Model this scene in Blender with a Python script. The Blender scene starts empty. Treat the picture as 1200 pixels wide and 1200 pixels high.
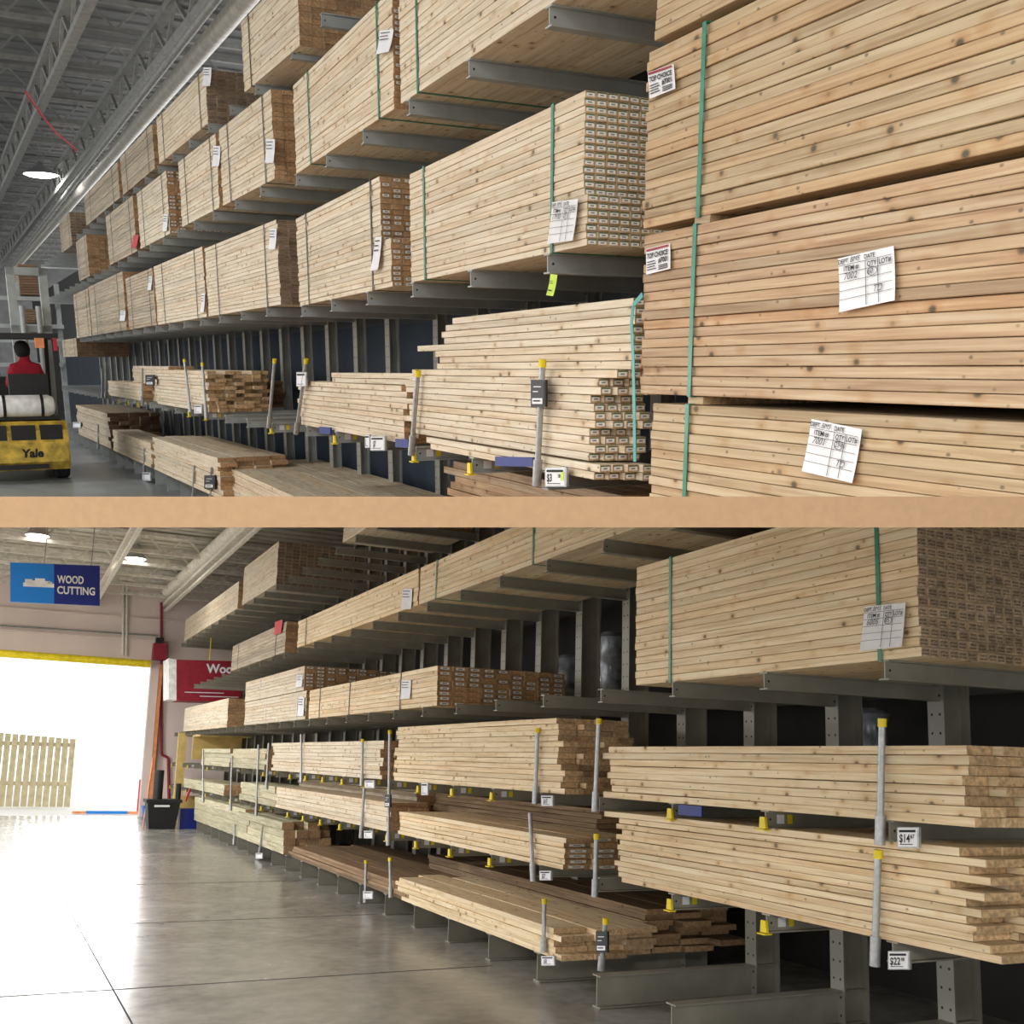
import bpy, bmesh, math, random
from mathutils import Vector, Matrix
rnd = random.Random(7)
C = bpy.context.scene.collection
FPX, PY = 1222.0, 700.0
EYE = 1.43

# ------------------------------------------------------------------ frames
# every aisle has its own right-angled frame (t = towards the rack, s = along the aisle, h = up), measured from the eye
def rayc(x, y): return Vector((x - 600, PY - y, FPX))
def mkframe(vx, vy, tilt=0.0):
    a = rayc(vx, vy).normalized()
    u = Vector((1, -tilt, 0)).cross(a)
    if u.y < 0: u = -u
    u.normalize()
    d = u.cross(a)
    if d.x < 0: d = -d
    return (d, a, u)
FR = {'U': mkframe(5, 432), 'F': mkframe(-90, 426), 'L': mkframe(12, 878, .028)}
def tof(fr, c): return Vector([ax.dot(c) for ax in FR[fr]])
def onT(fr, T, x, y): r = tof(fr, rayc(x, y)); return r * (T / r.x)
def onH(fr, H, x, y): r = tof(fr, rayc(x, y)); return r * (H / r.z)
def onS(fr, S, x, y): r = tof(fr, rayc(x, y)); return r * (S / r.y)
Ld, La, Lu = FR['L']
def c2w(c): return Vector((Ld.dot(c), La.dot(c), Lu.dot(c)))   # direction, camera axes -> world
GM = {}
for k, ax in FR.items():
    cols = [c2w(v) for v in ax]
    m = Matrix(((cols[0].x, cols[1].x, cols[2].x), (cols[0].y, cols[1].y, cols[2].y), (cols[0].z, cols[1].z, cols[2].z)))
    GM[k] = Matrix.Translation((0, 0, EYE)) @ m.to_4x4()
# the deck between the two storeys
NC = Vector((0, FPX, -100)).normalized()
ZF = 2.1
TH = 36 / FPX * ZF
HALF = TH / 2 * .985
NF = {k: tof(k, NC) for k in FR}

# ------------------------------------------------------------------ materials
def srgb(r, g, b):
    f = lambda v: (v/255/12.92) if v/255 <= .04045 else ((v/255 + .055)/1.055)**2.4
    return (f(r), f(g), f(b), 1)
def newmat(name):
    m = bpy.data.materials.new(name); m.use_nodes = True
    nt = m.node_tree; b = nt.nodes['Principled BSDF']
    return m, nt, b
def N(nt, t, **kw):
    n = nt.nodes.new(t)
    for k, v in kw.items():
        if k in n.inputs.keys() if isinstance(k, str) else False: n.inputs[k].default_value = v
        else: setattr(n, k, v)
    return n
def mth(nt, op, a, b=None, clamp=False):
    n = nt.nodes.new('ShaderNodeMath'); n.operation = op; n.use_clamp = clamp
    for i, v in enumerate((a, b)):
        if v is None: continue
        if isinstance(v, (int, float)): n.inputs[i].default_value = v
        else: nt.links.new(v, n.inputs[i])
    return n.outputs[0]
def mix(nt, fac, a, b, mode='MIX'):
    n = nt.nodes.new('ShaderNodeMix'); n.data_type = 'RGBA'; n.blend_type = mode
    for i, v in ((0, fac), (6, a), (7, b)):
        if isinstance(v, (int, float)): n.inputs[i].default_value = v
        elif isinstance(v, tuple): n.inputs[i].default_value = v
        else: nt.links.new(v, n.inputs[i])
    return n.outputs[2]
def ramp(nt, fac, *stops):
    n = nt.nodes.new('ShaderNodeValToRGB'); nt.links.new(fac, n.inputs[0])
    e = n.color_ramp.elements
    while len(e) < len(stops): e.new(.5)
    for el, (p, c) in zip(e, stops):
        el.position = p; el.color = c if isinstance(c, tuple) else (c, c, c, 1)
    return n.outputs[0]
def plain(name, col, rough=.6, metal=0, noise=.12, scale=9, emit=None):
    m, nt, b = newmat(name)
    tc = nt.nodes.new('ShaderNodeTexCoord')
    n = N(nt, 'ShaderNodeTexNoise'); n.inputs['Scale'].default_value = scale; n.inputs['Detail'].default_value = 4
    nt.links.new(tc.outputs['Object'], n.inputs['Vector'])
    dark = tuple(c*(1-noise*2) for c in col[:3]) + (1,); lite = tuple(min(1, c*(1+noise)) for c in col[:3]) + (1,)
    nt.links.new(ramp(nt, n.outputs['Fac'], (.3, dark), (.7, lite)), b.inputs['Base Color'])
    b.inputs['Roughness'].default_value = rough; b.inputs['Metallic'].default_value = metal
    if emit:
        b.inputs['Emission Color'].default_value = col; b.inputs['Emission Strength'].default_value = emit
    return m
def wood(name, lite, mid, dark, knots=.13, var=.22, patch=.25):
    m, nt, b = newmat(name)
    L = nt.links
    tc = nt.nodes.new('ShaderNodeTexCoord'); oi = nt.nodes.new('ShaderNodeObjectInfo'); ge = nt.nodes.new('ShaderNodeNewGeometry')
    rs = mth(nt, 'ADD', oi.outputs['Random'], ge.outputs['Random Per Island'])
    rs = mth(nt, 'FRACT', mth(nt, 'MULTIPLY', rs, 7.31))
    off = nt.nodes.new('ShaderNodeCombineXYZ')
    L.new(mth(nt, 'MULTIPLY', rs, 41.), off.inputs[0]); L.new(mth(nt, 'MULTIPLY', rs, 93.), off.inputs[1])
    va = N(nt, 'ShaderNodeVectorMath', operation='ADD'); L.new(tc.outputs['Object'], va.inputs[0]); L.new(off.outputs[0], va.inputs[1])
    def mp(v, sc):
        n = nt.nodes.new('ShaderNodeMapping'); n.inputs['Scale'].default_value = sc; L.new(v, n.inputs['Vector']); return n.outputs[0]
    n1 = N(nt, 'ShaderNodeTexNoise'); n1.inputs['Scale'].default_value = 1; n1.inputs['Detail'].default_value = 3; n1.inputs['Distortion'].default_value = .6
    L.new(mp(va.outputs[0], (40, 1.6, 40)), n1.inputs['Vector'])
    n2 = N(nt, 'ShaderNodeTexNoise'); n2.inputs['Scale'].default_value = 1; n2.inputs['Detail'].default_value = 2
    L.new(mp(va.outputs[0], (170, 5, 170)), n2.inputs['Vector'])
    g = mth(nt, 'ADD', mth(nt, 'MULTIPLY', n1.outputs['Fac'], .7), mth(nt, 'MULTIPLY', n2.outputs['Fac'], .3))
    col = ramp(nt, g, (.32, dark), (.5, mid), (.66, lite))
    # each board its own tone
    tone = ramp(nt, rs, (0, 1 - var), (.35, 1.0), (.8, 1.0), (1, 1 - var*.45))
    col = mix(nt, 1.0, col, tone, 'MULTIPLY')
    hu = ramp(nt, mth(nt, 'FRACT', mth(nt, 'MULTIPLY', rs, 5.7)), (.55, 0.0), (1, patch*2))
    col = mix(nt, hu, col, mix(nt, 1.0, col, (1.0, .80, .62, 1), 'MULTIPLY'))
    n3 = N(nt, 'ShaderNodeTexNoise'); n3.inputs['Scale'].default_value = 1; n3.inputs['Detail'].default_value = 2
    L.new(mp(va.outputs[0], (4, 1.1, 4)), n3.inputs['Vector'])
    col = mix(nt, ramp(nt, n3.outputs['Fac'], (.55, 0.0), (.75, patch)), col, mix(nt, 1.0, col, (.72, .62, .5, 1), 'MULTIPLY'))
    # knots
    vo = N(nt, 'ShaderNodeTexVoronoi'); vo.inputs['Scale'].default_value = 10.5
    L.new(mp(va.outputs[0], (1, .8, 1)), vo.inputs['Vector'])
    kn = ramp(nt, vo.outputs['Distance'], (knots*.45, 1.0), (knots, 0.0))
    ks = ramp(nt, vo.outputs['Distance'], (knots*1.1, .45), (knots*2.2, 0.0))
    col = mix(nt, ks, col, mix(nt, 1.0, col, (.80, .60, .38, 1), 'MULTIPLY'))
    col = mix(nt, kn, col, tuple(c*.22 for c in mid[:3]) + (1,))
    v2 = N(nt, 'ShaderNodeTexVoronoi'); v2.inputs['Scale'].default_value = 19
    L.new(mp(va.outputs[0], (1, .7, 1)), v2.inputs['Vector'])
    col = mix(nt, ramp(nt, v2.outputs['Distance'], (.06, .85), (.13, 0.0)), col, tuple(c*.3 for c in mid[:3]) + (1,))
    L.new(col, b.inputs['Base Color']); b.inputs['Roughness'].default_value = .62
    b.inputs['Specular IOR Level'].default_value = .3
    bp = nt.nodes.new('ShaderNodeBump'); bp.inputs['Strength'].default_value = .25; bp.inputs['Distance'].default_value = .002
    L.new(g, bp.inputs['Height']); L.new(bp.outputs[0], b.inputs['Normal'])
    return m
def endgrain(name, base, kind='plain'):
    m, nt, b = newmat(name); L = nt.links
    tc = nt.nodes.new('ShaderNodeTexCoord'); oi = nt.nodes.new('ShaderNodeObjectInfo'); ge = nt.nodes.new('ShaderNodeNewGeometry')
    rs = mth(nt, 'FRACT', mth(nt, 'MULTIPLY', mth(nt, 'ADD', oi.outputs['Random'], ge.outputs['Random Per Island']), 5.13))
    n1 = N(nt, 'ShaderNodeTexNoise'); n1.inputs['Scale'].default_value = 55; n1.inputs['Detail'].default_value = 3
    L.new(tc.outputs['Object'], n1.inputs['Vector'])
    dk = tuple(c*.62 for c in base[:3]) + (1,); lt = tuple(min(1, c*1.2) for c in base[:3]) + (1,)
    col = ramp(nt, n1.outputs['Fac'], (.3, dk), (.65, lt))
    col = mix(nt, 1.0, col, ramp(nt, rs, (0, .68), (.5, .95), (1, 1.08)), 'MULTIPLY')
    se = nt.nodes.new('ShaderNodeSeparateXYZ'); L.new(tc.outputs['UV'], se.inputs[0])
    u, v = se.outputs[0], se.outputs[1]
    def box(u0, u1, v0, v1):
        a = mth(nt, 'GREATER_THAN', u, u0); a = mth(nt, 'MULTIPLY', a, mth(nt, 'LESS_THAN', u, u1))
        a = mth(nt, 'MULTIPLY', a, mth(nt, 'GREATER_THAN', v, v0)); return mth(nt, 'MULTIPLY', a, mth(nt, 'LESS_THAN', v, v1))
    n2 = N(nt, 'ShaderNodeTexNoise'); n2.inputs['Scale'].default_value = 260; n2.inputs['Detail'].default_value = 1
    L.new(tc.outputs['Object'], n2.inputs['Vector'])
    if kind == 'label':
        col = mix(nt, box(.08, .95, .62, .90), col, srgb(70, 110, 80))
        col = mix(nt, box(.12, .92, .22, .74), col, srgb(246, 246, 242))
        col = mix(nt, mth(nt, 'MULTIPLY', box(.34, .70, .38, .58), .7), col, srgb(35, 45, 40))
    elif kind == 'sticker':      # some of the boards carry a white sticker
        on = mth(nt, 'LESS_THAN', rs, .62)
        col = mix(nt, mth(nt, 'MULTIPLY', on, box(.2, .8, .25, .75)), col, srgb(228, 228, 222))
        col = mix(nt, mth(nt, 'MULTIPLY', on, mth(nt, 'MULTIPLY', box(.36, .66, .40, .62), .7)), col, srgb(60, 60, 60))
    elif kind == 'printed':      # rows of dark stencilled text
        st = mth(nt, 'MULTIPLY', box(.12, .88, .2, .8), ramp(nt, mth(nt, 'FRACT', mth(nt, 'MULTIPLY', v, 2.6)), (.35, 0.0), (.45, 1.0)))
        col = mix(nt, mth(nt, 'MULTIPLY', st, ramp(nt, n2.outputs['Fac'], (.42, .15), (.5, .8))), col, srgb(52, 42, 38))
    L.new(col, b.inputs['Base Color']); b.inputs['Roughness'].default_value = .8
    return m
M = {}
M['pale'] = wood('pale_spruce', srgb(228, 217, 196), srgb(217, 203, 178), srgb(192, 173, 144), .16, .14, .18)
M['grey'] = wood('greyish_spruce', srgb(198, 186, 164), srgb(182, 167, 144), srgb(150, 134, 110), .13, .3, .2)
M['tan'] = wood('tan_fir', srgb(203, 184, 152), srgb(190, 167, 133), srgb(164, 139, 105), .16, .2, .26)
M['red'] = wood('reddish_fir', srgb(200, 180, 150), srgb(186, 158, 126), srgb(158, 129, 100), .16, .24, .3)
M['warm'] = wood('warm_pine', srgb(240, 224, 192), srgb(230, 208, 170), srgb(204, 176, 134), .15, .16, .2)
M['brown'] = wood('brown_cedar', srgb(170, 144, 114), srgb(144, 120, 92), srgb(110, 90, 68), .12, .3, .2)
M['green'] = wood('treated_green', srgb(214, 208, 182), srgb(194, 187, 156), srgb(156, 148, 118), .12, .25, .2)
M['e_brown'] = endgrain('end_brown', srgb(188, 150, 110))
M['e_tan'] = endgrain('end_tan', srgb(208, 174, 130))
M['e_dark'] = endgrain('end_dark', srgb(124, 96, 72))
M['e_label'] = endgrain('end_labelled', srgb(206, 176, 134), 'label')
M['e_stick'] = endgrain('end_sticker', srgb(184, 146, 106), 'sticker')
M['e_print'] = endgrain('end_printed', srgb(204, 180, 150), 'printed')
M['e_printd'] = endgrain('end_printed_dark', srgb(158, 136, 112), 'printed')
M['steel'] = plain('grey_painted_steel', srgb(164, 168, 166), .5, .1, .1, 5)
M['steelL'] = plain('warm_grey_steel', srgb(146, 142, 128), .5, .1, .1, 5)
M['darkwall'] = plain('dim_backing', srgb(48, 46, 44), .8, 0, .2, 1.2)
M['galv'] = plain('galvanised_tube', srgb(176, 178, 178), .42, .55, .12, 40)
M['yellow'] = plain('yellow_plastic', srgb(240, 214, 20), .45)
M['strap'] = plain('green_strap', srgb(34, 128, 100), .35, 0, .15, 30)
M['dstrap'] = plain('dark_strap', srgb(70, 72, 66), .5)
M['wstrap'] = plain('white_strap', srgb(225, 225, 220), .5)
M['teal'] = plain('teal_strap', srgb(40, 150, 140), .35)
M['paper'] = plain('white_paper', srgb(232, 232, 234), .7, 0, .03, 20)
M['ink'] = plain('black_ink', srgb(28, 28, 32), .7)
M['bluegrey'] = plain('pencil_ink', srgb(80, 80, 88), .7)
M['redpaper'] = plain('red_paper', srgb(200, 36, 50), .6)
M['lime'] = plain('lime_tag', srgb(205, 235, 70), .5)
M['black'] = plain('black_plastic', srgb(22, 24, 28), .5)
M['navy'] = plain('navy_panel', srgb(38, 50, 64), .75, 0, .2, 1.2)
M['blue'] = plain('blue_sticker', srgb(22, 44, 122), .5)
M['ply'] = plain('kraft_deck', srgb(176, 142, 107), .85, 0, .035, 60)
M['red2'] = plain('dark_red_paint', srgb(150, 28, 48), .5)
M['ceil'] = plain('grey_deck', srgb(122, 123, 122), .8, 0, .1, 3)
M['joist'] = plain('joist_steel', srgb(146, 146, 142), .6, .1)
M['lceil'] = plain('pale_deck', srgb(196, 188, 172), .8, 0, .06, 3)
M['ljoist'] = plain('pale_joist', srgb(222, 214, 200), .6)
M['wall'] = plain('pinkish_grey_wall', srgb(228, 210, 200), .85, 0, .05, .8)
M['duct'] = plain('light_duct', srgb(222, 218, 206), .4, 0)
M['white'] = plain('white_board', srgb(240, 240, 236), .5)
M['skyblue'] = plain('light_blue_sign', srgb(20, 130, 220), .4, 0, .02)
M['signblue'] = plain('dark_blue_sign', srgb(20, 42, 128), .4, 0, .02)
M['orange'] = plain('orange_edge', srgb(236, 150, 96), .5)
M['conc'] = plain('outdoor_concrete', srgb(236, 236, 232), .9, 0, .02)
M['fence'] = plain('weathered_fence', srgb(196, 186, 150), .8, 0, .12, 6)
M['plyy'] = plain('yellow_plywood', srgb(214, 184, 112), .6, 0, .1, 6)
M['rubber'] = plain('tyre_rubber', srgb(36, 38, 42), .85)
M['ylift'] = plain('scuffed_yellow_paint', srgb(214, 180, 70), .5, 0, .3, 7)
M['shirt'] = plain('red_shirt', srgb(160, 26, 44), .9)
M['skin'] = plain('skin', srgb(176, 122, 92), .6)
M['hair'] = plain('dark_hair', srgb(26, 20, 18), .8)
M['jean'] = plain('dark_trousers', srgb(34, 40, 56), .9)
M['wrap'] = plain('stretch_wrap', srgb(168, 172, 178), .25, .2, .25, 12)
M['lamp'] = plain('lamp_glass', (1, .98, .94, 1), .4, 0, 0, 1, 9)
def perforated():
    m, nt, b = newmat('perforated_steel'); L = nt.links
    tc = nt.nodes.new('ShaderNodeTexCoord'); se = nt.nodes.new('ShaderNodeSeparateXYZ'); L.new(tc.outputs['Object'], se.inputs[0])
    fz = mth(nt, 'SUBTRACT', mth(nt, 'FRACT', mth(nt, 'MULTIPLY', se.outputs[2], 10.)), .5)
    ay = mth(nt, 'SUBTRACT', mth(nt, 'ABSOLUTE', se.outputs[1]), .027)
    d = mth(nt, 'ADD', mth(nt, 'POWER', mth(nt, 'MULTIPLY', fz, .1), 2), mth(nt, 'POWER', ay, 2))
    h = mth(nt, 'LESS_THAN', d, .0075**2)
    L.new(mix(nt, h, srgb(142, 139, 128), srgb(25, 25, 28)), b.inputs['Base Color'])
    b.inputs['Roughness'].default_value = .5; b.inputs['Metallic'].default_value = .1
    return m
M['perf'] = perforated()
def floor_mat(name, c1, c2, rough):
    m, nt, b = newmat(name); L = nt.links
    tc = nt.nodes.new('ShaderNodeTexCoord')
    n1 = N(nt, 'ShaderNodeTexNoise'); n1.inputs['Scale'].default_value = 1.1; n1.inputs['Detail'].default_value = 8; n1.inputs['Roughness'].default_value = .65; n1.inputs['Distortion'].default_value = 1.0
    L.new(tc.outputs['Object'], n1.inputs['Vector'])
    n2 = N(nt, 'ShaderNodeTexNoise'); n2.inputs['Scale'].default_value = 9; n2.inputs['Detail'].default_value = 6
    L.new(tc.outputs['Object'], n2.inputs['Vector'])
    f = mth(nt, 'ADD', mth(nt, 'MULTIPLY', n1.outputs['Fac'], .7), mth(nt, 'MULTIPLY', n2.outputs['Fac'], .3))
    L.new(ramp(nt, f, (.35, c1), (.62, c2)), b.inputs['Base Color'])
    r = nt.nodes.new('ShaderNodeMapRange'); L.new(f, r.inputs[0]); r.inputs[1].default_value = .3; r.inputs[2].default_value = .7
    r.inputs[3].default_value = rough*.8; r.inputs[4].default_value = rough*1.3
    L.new(r.outputs[0], b.inputs['Roughness'])
    b.inputs['Specular IOR Level'].default_value = .6
    return m
M['floorL'] = floor_mat('polished_concrete', srgb(118, 118, 112), srgb(160, 158, 150), .22)
M['floorU'] = floor_mat('worn_concrete', srgb(104, 110, 114), srgb(146, 152, 154), .34)

# ------------------------------------------------------------------ mesh building
class MB:
    def __init__(s): s.v = []; s.f = []; s.mi = []; s.uv = []
    def face(s, idx, mi=0, uv=None): s.f.append(idx); s.mi.append(mi); s.uv.append(uv)
    def hexa(s, P, mi=0):
        b = len(s.v); s.v += [Vector(p) for p in P]
        for q in ((0, 3, 2, 1), (4, 5, 6, 7), (0, 1, 5, 4), (1, 2, 6, 5), (2, 3, 7, 6), (3, 0, 4, 7)): s.face([b+i for i in q], mi)
    def box(s, a0, a1, b0, b1, c0, c1, mi=0):
        s.hexa([(a0, b0, c0), (a1, b0, c0), (a1, b1, c0), (a0, b1, c0), (a0, b0, c1), (a1, b0, c1), (a1, b1, c1), (a0, b1, c1)], mi)
    def board(s, t0, t1, s0, s1, h0, h1, ch=.003, segs=1, bend=None):
        """board along s; end faces material 1 with their own 0..1 uv"""
        prof = [(t0+ch, h0), (t1-ch, h0), (t1, h0+ch), (t1, h1-ch), (t1-ch, h1), (t0+ch, h1), (t0, h1-ch), (t0, h0+ch)] if ch else [(t0, h0), (t1, h0), (t1, h1), (t0, h1)]
        n = len(prof); b = len(s.v)
        for k in range(segs+1):
            u = k/segs; y = s0+(s1-s0)*u
            dt, dh = bend(u) if bend else (0, 0)
            for p in prof: s.v.append(Vector((p[0]+dt, y, p[1]+dh)))
        for k in range(segs):
            for i in range(n):
                j = (i+1) % n; s.face([b+k*n+i, b+k*n+j, b+(k+1)*n+j, b+(k+1)*n+i])
        uv = [((p[0]-t0)/(t1-t0), (p[1]-h0)/(h1-h0)) for p in prof]
        s.face([b+i for i in range(n)][::-1], 1, uv[::-1])
        s.face([b+segs*n+i for i in range(n)], 1, [(1-a, c) for a, c in uv])
    def tube(s, p0, p1, r, n=12, r1=None, mi=0, caps=True):
        p0, p1 = Vector(p0), Vector(p1); d = (p1-p0).normalized()
        a = d.orthogonal().normalized(); c = d.cross(a); b = len(s.v); r1 = r if r1 is None else r1
        for p, rr in ((p0, r), (p1, r1)):
            for i in range(n):
                q = 2*math.pi*i/n; s.v.append(p + a*rr*math.cos(q) + c*rr*math.sin(q))
        for i in range(n): j = (i+1) % n; s.face([b+i, b+j, b+n+j, b+n+i], mi)
        if caps: s.face([b+i for i in range(n)][::-1], mi); s.face([b+n+i for i in range(n)], mi)
    def bar(s, p0, p1, w, h=None, up=(0, 0, 1), mi=0):
        p0, p1 = Vector(p0), Vector(p1); h = h or w; d = (p1-p0).normalized()
        x = d.cross(Vector(up)).normalized()*w/2; z = x.cross(d).normalized()*h/2
        s.hexa([p0-x-z, p0+x-z, p1+x-z, p1-x-z, p0-x+z, p0+x+z, p1+x+z, p1-x+z], mi)
    def lathe(s, c, prof, n=20, axis='z', mi=0):
        b = len(s.v)
        for r, z in prof:
            for i in range(n):
                q = 2*math.pi*i/n; x, y = r*math.cos(q), r*math.sin(q)
                o = {'z': (x, y, z), 't': (z, x, y), 's': (y, z, x)}[axis]; s.v.append(Vector(c)+Vector(o))
        m = len(prof)
        for k in range(m-1):
            for i in range(n): j = (i+1) % n; s.face([b+k*n+i, b+k*n+j, b+(k+1)*n+j, b+(k+1)*n+i], mi)
        s.face([b+i for i in range(n)][::-1], mi); s.face([b+(m-1)*n+i for i in range(n)], mi)
    def prism(s, poly, axis, a0, a1, mi=0):
        """poly of 2-tuples extruded along an axis: 's' -> (t,h); 't' -> (s,h); 'h' -> (t,s)"""
        g = {'s': lambda p, a: (p[0], a, p[1]), 't': lambda p, a: (a, p[0], p[1]), 'h': lambda p, a: (p[0], p[1], a)}[axis]
        b = len(s.v); n = len(poly)
        s.v += [Vector(g(p, a0)) for p in poly] + [Vector(g(p, a1)) for p in poly]
        s.face(list(range(b, b+n))[::-1], mi); s.face(list(range(b+n, b+2*n)), mi)
        for i in range(n): j = (i+1) % n; s.face([b+i, b+j, b+n+j, b+n+i], mi)
    def clip(s, fr):
        """cut at the face of the deck between the storeys; False if nothing is left"""
        if not s.v: return False
        n = NF[fr]; sg = -1 if fr == 'L' else 1
        d = [sg*n.dot(v) for v in s.v]
        if min(d) >= HALF: return True
        if max(d) <= HALF + 1e-4: return False
        bm = bmesh.new(); vs = [bm.verts.new(v) for v in s.v]; uvl = bm.loops.layers.uv.new('UVMap')
        for f, mi, uv in zip(s.f, s.mi, s.uv):
            try: bf = bm.faces.new([vs[i] for i in f])
            except ValueError: continue
            bf.material_index = mi
            if uv:
                for l, q in zip(bf.loops, uv): l[uvl].uv = q
        nn = n*sg
        r = bmesh.ops.bisect_plane(bm, geom=bm.verts[:]+bm.edges[:]+bm.faces[:], plane_co=nn*HALF, plane_no=nn, clear_inner=True)
        ed = [e for e in r['geom_cut'] if isinstance(e, bmesh.types.BMEdge)]
        if ed:
            try: bmesh.ops.holes_fill(bm, edges=ed, sides=0)
            except Exception: pass
        bm.verts.index_update()
        s.v = [v.co.copy() for v in bm.verts]; s.f = []; s.mi = []; s.uv = []
        for f in bm.faces: s.face([v.index for v in f.verts], f.material_index, [tuple(l[uvl].uv) for l in f.loops])
        bm.free(); return len(s.f) > 0

def obj(name, mb, mats, parent=None, fr='L', clip=True, smooth=False, base=None):
    """mb in frame coordinates -> one mesh object (or None if wholly cut away)"""
    if clip and not mb.clip(fr): return None
    if base is None:
        lo = [min(v[i] for v in mb.v) for i in range(3)]; hi = [max(v[i] for v in mb.v) for i in range(3)]
        base = Vector(((lo[0]+hi[0])/2, (lo[1]+hi[1])/2, lo[2]))
    base = Vector(base)
    me = bpy.data.meshes.new(name)
    me.from_pydata([v-base for v in mb.v], [], mb.f)
    if not isinstance(mats, (list, tuple)): mats = [mats]
    for m in mats: me.materials.append(M[m])
    me.polygons.foreach_set('material_index', mb.mi)
    if any(u for u in mb.uv):
        ul = me.uv_layers.new(name='UVMap'); k = 0
        for p, u in zip(me.polygons, mb.uv):
            for q in range(p.loop_total):
                if u: ul.data[p.loop_start+q].uv = u[q]
    if smooth:
        me.polygons.foreach_set('use_smooth', [True]*len(me.polygons))
        try: me.set_sharp_from_angle(angle=math.radians(40))
        except Exception: pass
    me.update()
    o = bpy.data.objects.new(name, me); C.objects.link(o)
    if parent is None: o.matrix_world = GM[fr] @ Matrix.Translation(base)
    else:
        pb = Vector(parent['_b']); o.parent = parent; o.location = base - pb
    o['_b'] = tuple(base)
    return o
def empty(name, fr, base):
    o = bpy.data.objects.new(name, None); C.objects.link(o); o.empty_display_size = .1
    o.matrix_world = GM[fr] @ Matrix.Translation(Vector(base)); o['_b'] = tuple(base); return o
def tag(o, label, cat, group=None):
    if o is None: return None
    o['label'] = label; o['category'] = cat
    if group: o['group'] = group
    return o
def struct(o, label=None):
    if o is None: return None
    o['kind'] = 'structure'
    if label: o['label'] = label
    return o
def finish(root):
    """drop an empty thing whose parts were all cut away"""
    if not root.children: bpy.data.objects.remove(root); return None
    return root

# ------------------------------------------------------------------ writing
_tc = {}
def text_geo(txt, bold=0.0, shear=0.0):
    k = (txt, bold, shear)
    if k in _tc: return _tc[k]
    cu = bpy.data.curves.new('t', 'FONT'); cu.body = txt; cu.size = 1; cu.offset = bold; cu.shear = shear; cu.resolution_u = 3
    o = bpy.data.objects.new('t', cu); C.objects.link(o)
    dg = bpy.context.evaluated_depsgraph_get(); me = o.evaluated_get(dg).to_mesh()
    V = [Vector(v.co) for v in me.vertices]; P = [list(p.vertices) for p in me.polygons]
    o.evaluated_get(dg).to_mesh_clear(); bpy.data.objects.remove(o); bpy.data.curves.remove(cu)
    _tc[k] = (V, P); return V, P
def quadmap(Q, u, v):
    a, b, c, d = Q   # TL TR BR BL
    return (a*(1-u)+b*u)*(1-v) + (d*(1-u)+c*u)*v
def write(parent, fr, Q, off, lines, mat='ink'):
    """lines: (text, u, v of baseline, height, max width, bold, shear); Q in frame coordinates, off = lift off the card"""
    mb = MB(); W = ((Q[1]-Q[0]).length+(Q[2]-Q[3]).length)/2; H = ((Q[3]-Q[0]).length+(Q[2]-Q[1]).length)/2
    for (txt, u, v, hgt, maxw, bold, shear) in lines:
        if txt == '_':  # a ruled line: width maxw, thickness hgt
            b = len(mb.v); mb.v += [quadmap(Q, u, v)+off, quadmap(Q, u+maxw, v)+off, quadmap(Q, u+maxw, v+hgt)+off, quadmap(Q, u, v+hgt)+off]; mb.face([b, b+1, b+2, b+3]); continue
        if txt == 'O_':  # a hand-drawn ring: radius hgt, squashed by maxw
            n = 18; b = len(mb.v)
            for r in (hgt, hgt*.86):
                for i in range(n): q = 2*math.pi*i/n; mb.v.append(quadmap(Q, u+r*maxw*math.cos(q), v+r*math.sin(q))+off)
            for i in range(n): j = (i+1) % n; mb.face([b+i, b+j, b+n+j, b+n+i])
            continue
        V, P = text_geo(txt, bold, shear)
        if not V: continue
        x0 = min(p.x for p in V); w = max(p.x for p in V)-x0
        sy = hgt/.72; sx = sy*H/W
        if maxw and w*sx > maxw: sx = maxw/w
        b = len(mb.v)
        for p in V: mb.v.append(quadmap(Q, u+(p.x-x0)*sx, v-p.y*sy)+off)
        for p in P: mb.face([b+i for i in p])
    return obj('writing', mb, mat, parent, fr)
def card(fr, T, px, mat, parent, name='paper_tag', th=.0015, curl=.012):
    """a sheet with its four corners at the given pixels of the plane t=T, slightly curled, with real thickness"""
    Q = [onT(fr, T, *p) for p in px]; mb = MB(); n = 8
    for k in range(n+1):
        v = k/n; o = -curl*(v-.15)**2 if v > .15 else 0
        for j, dt in enumerate((0, th)):
            for u in (0, 1): p = quadmap(Q, u, v); mb.v.append(p+Vector((o+dt, 0, 0)))
    for k in range(n):
        a = 4*k; b = a+4
        mb.face([a, a+1, b+1, b]); mb.face([a+2, b+2, b+3, a+3]); mb.face([a, b, b+2, a+2]); mb.face([a+1, a+3, b+3, b+1])
    mb.face([0, 2, 3, 1]); a = 4*n; mb.face([a, a+1, a+3, a+2])
    return obj(name, mb, mat, parent, fr), [q+Vector((-curl*.75*(1 if i > 1 else 0), 0, 0)) for i, q in enumerate(Q)]
FORM = [('_', .02, .145, .008, .96), ('_', .02, .30, .008, .96), ('_', .02, .46, .008, .96), ('_', .02, .62, .008, .96), ('_', .02, .78, .008, .96)]
FORM = [f+(0, 0) for f in FORM]
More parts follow.
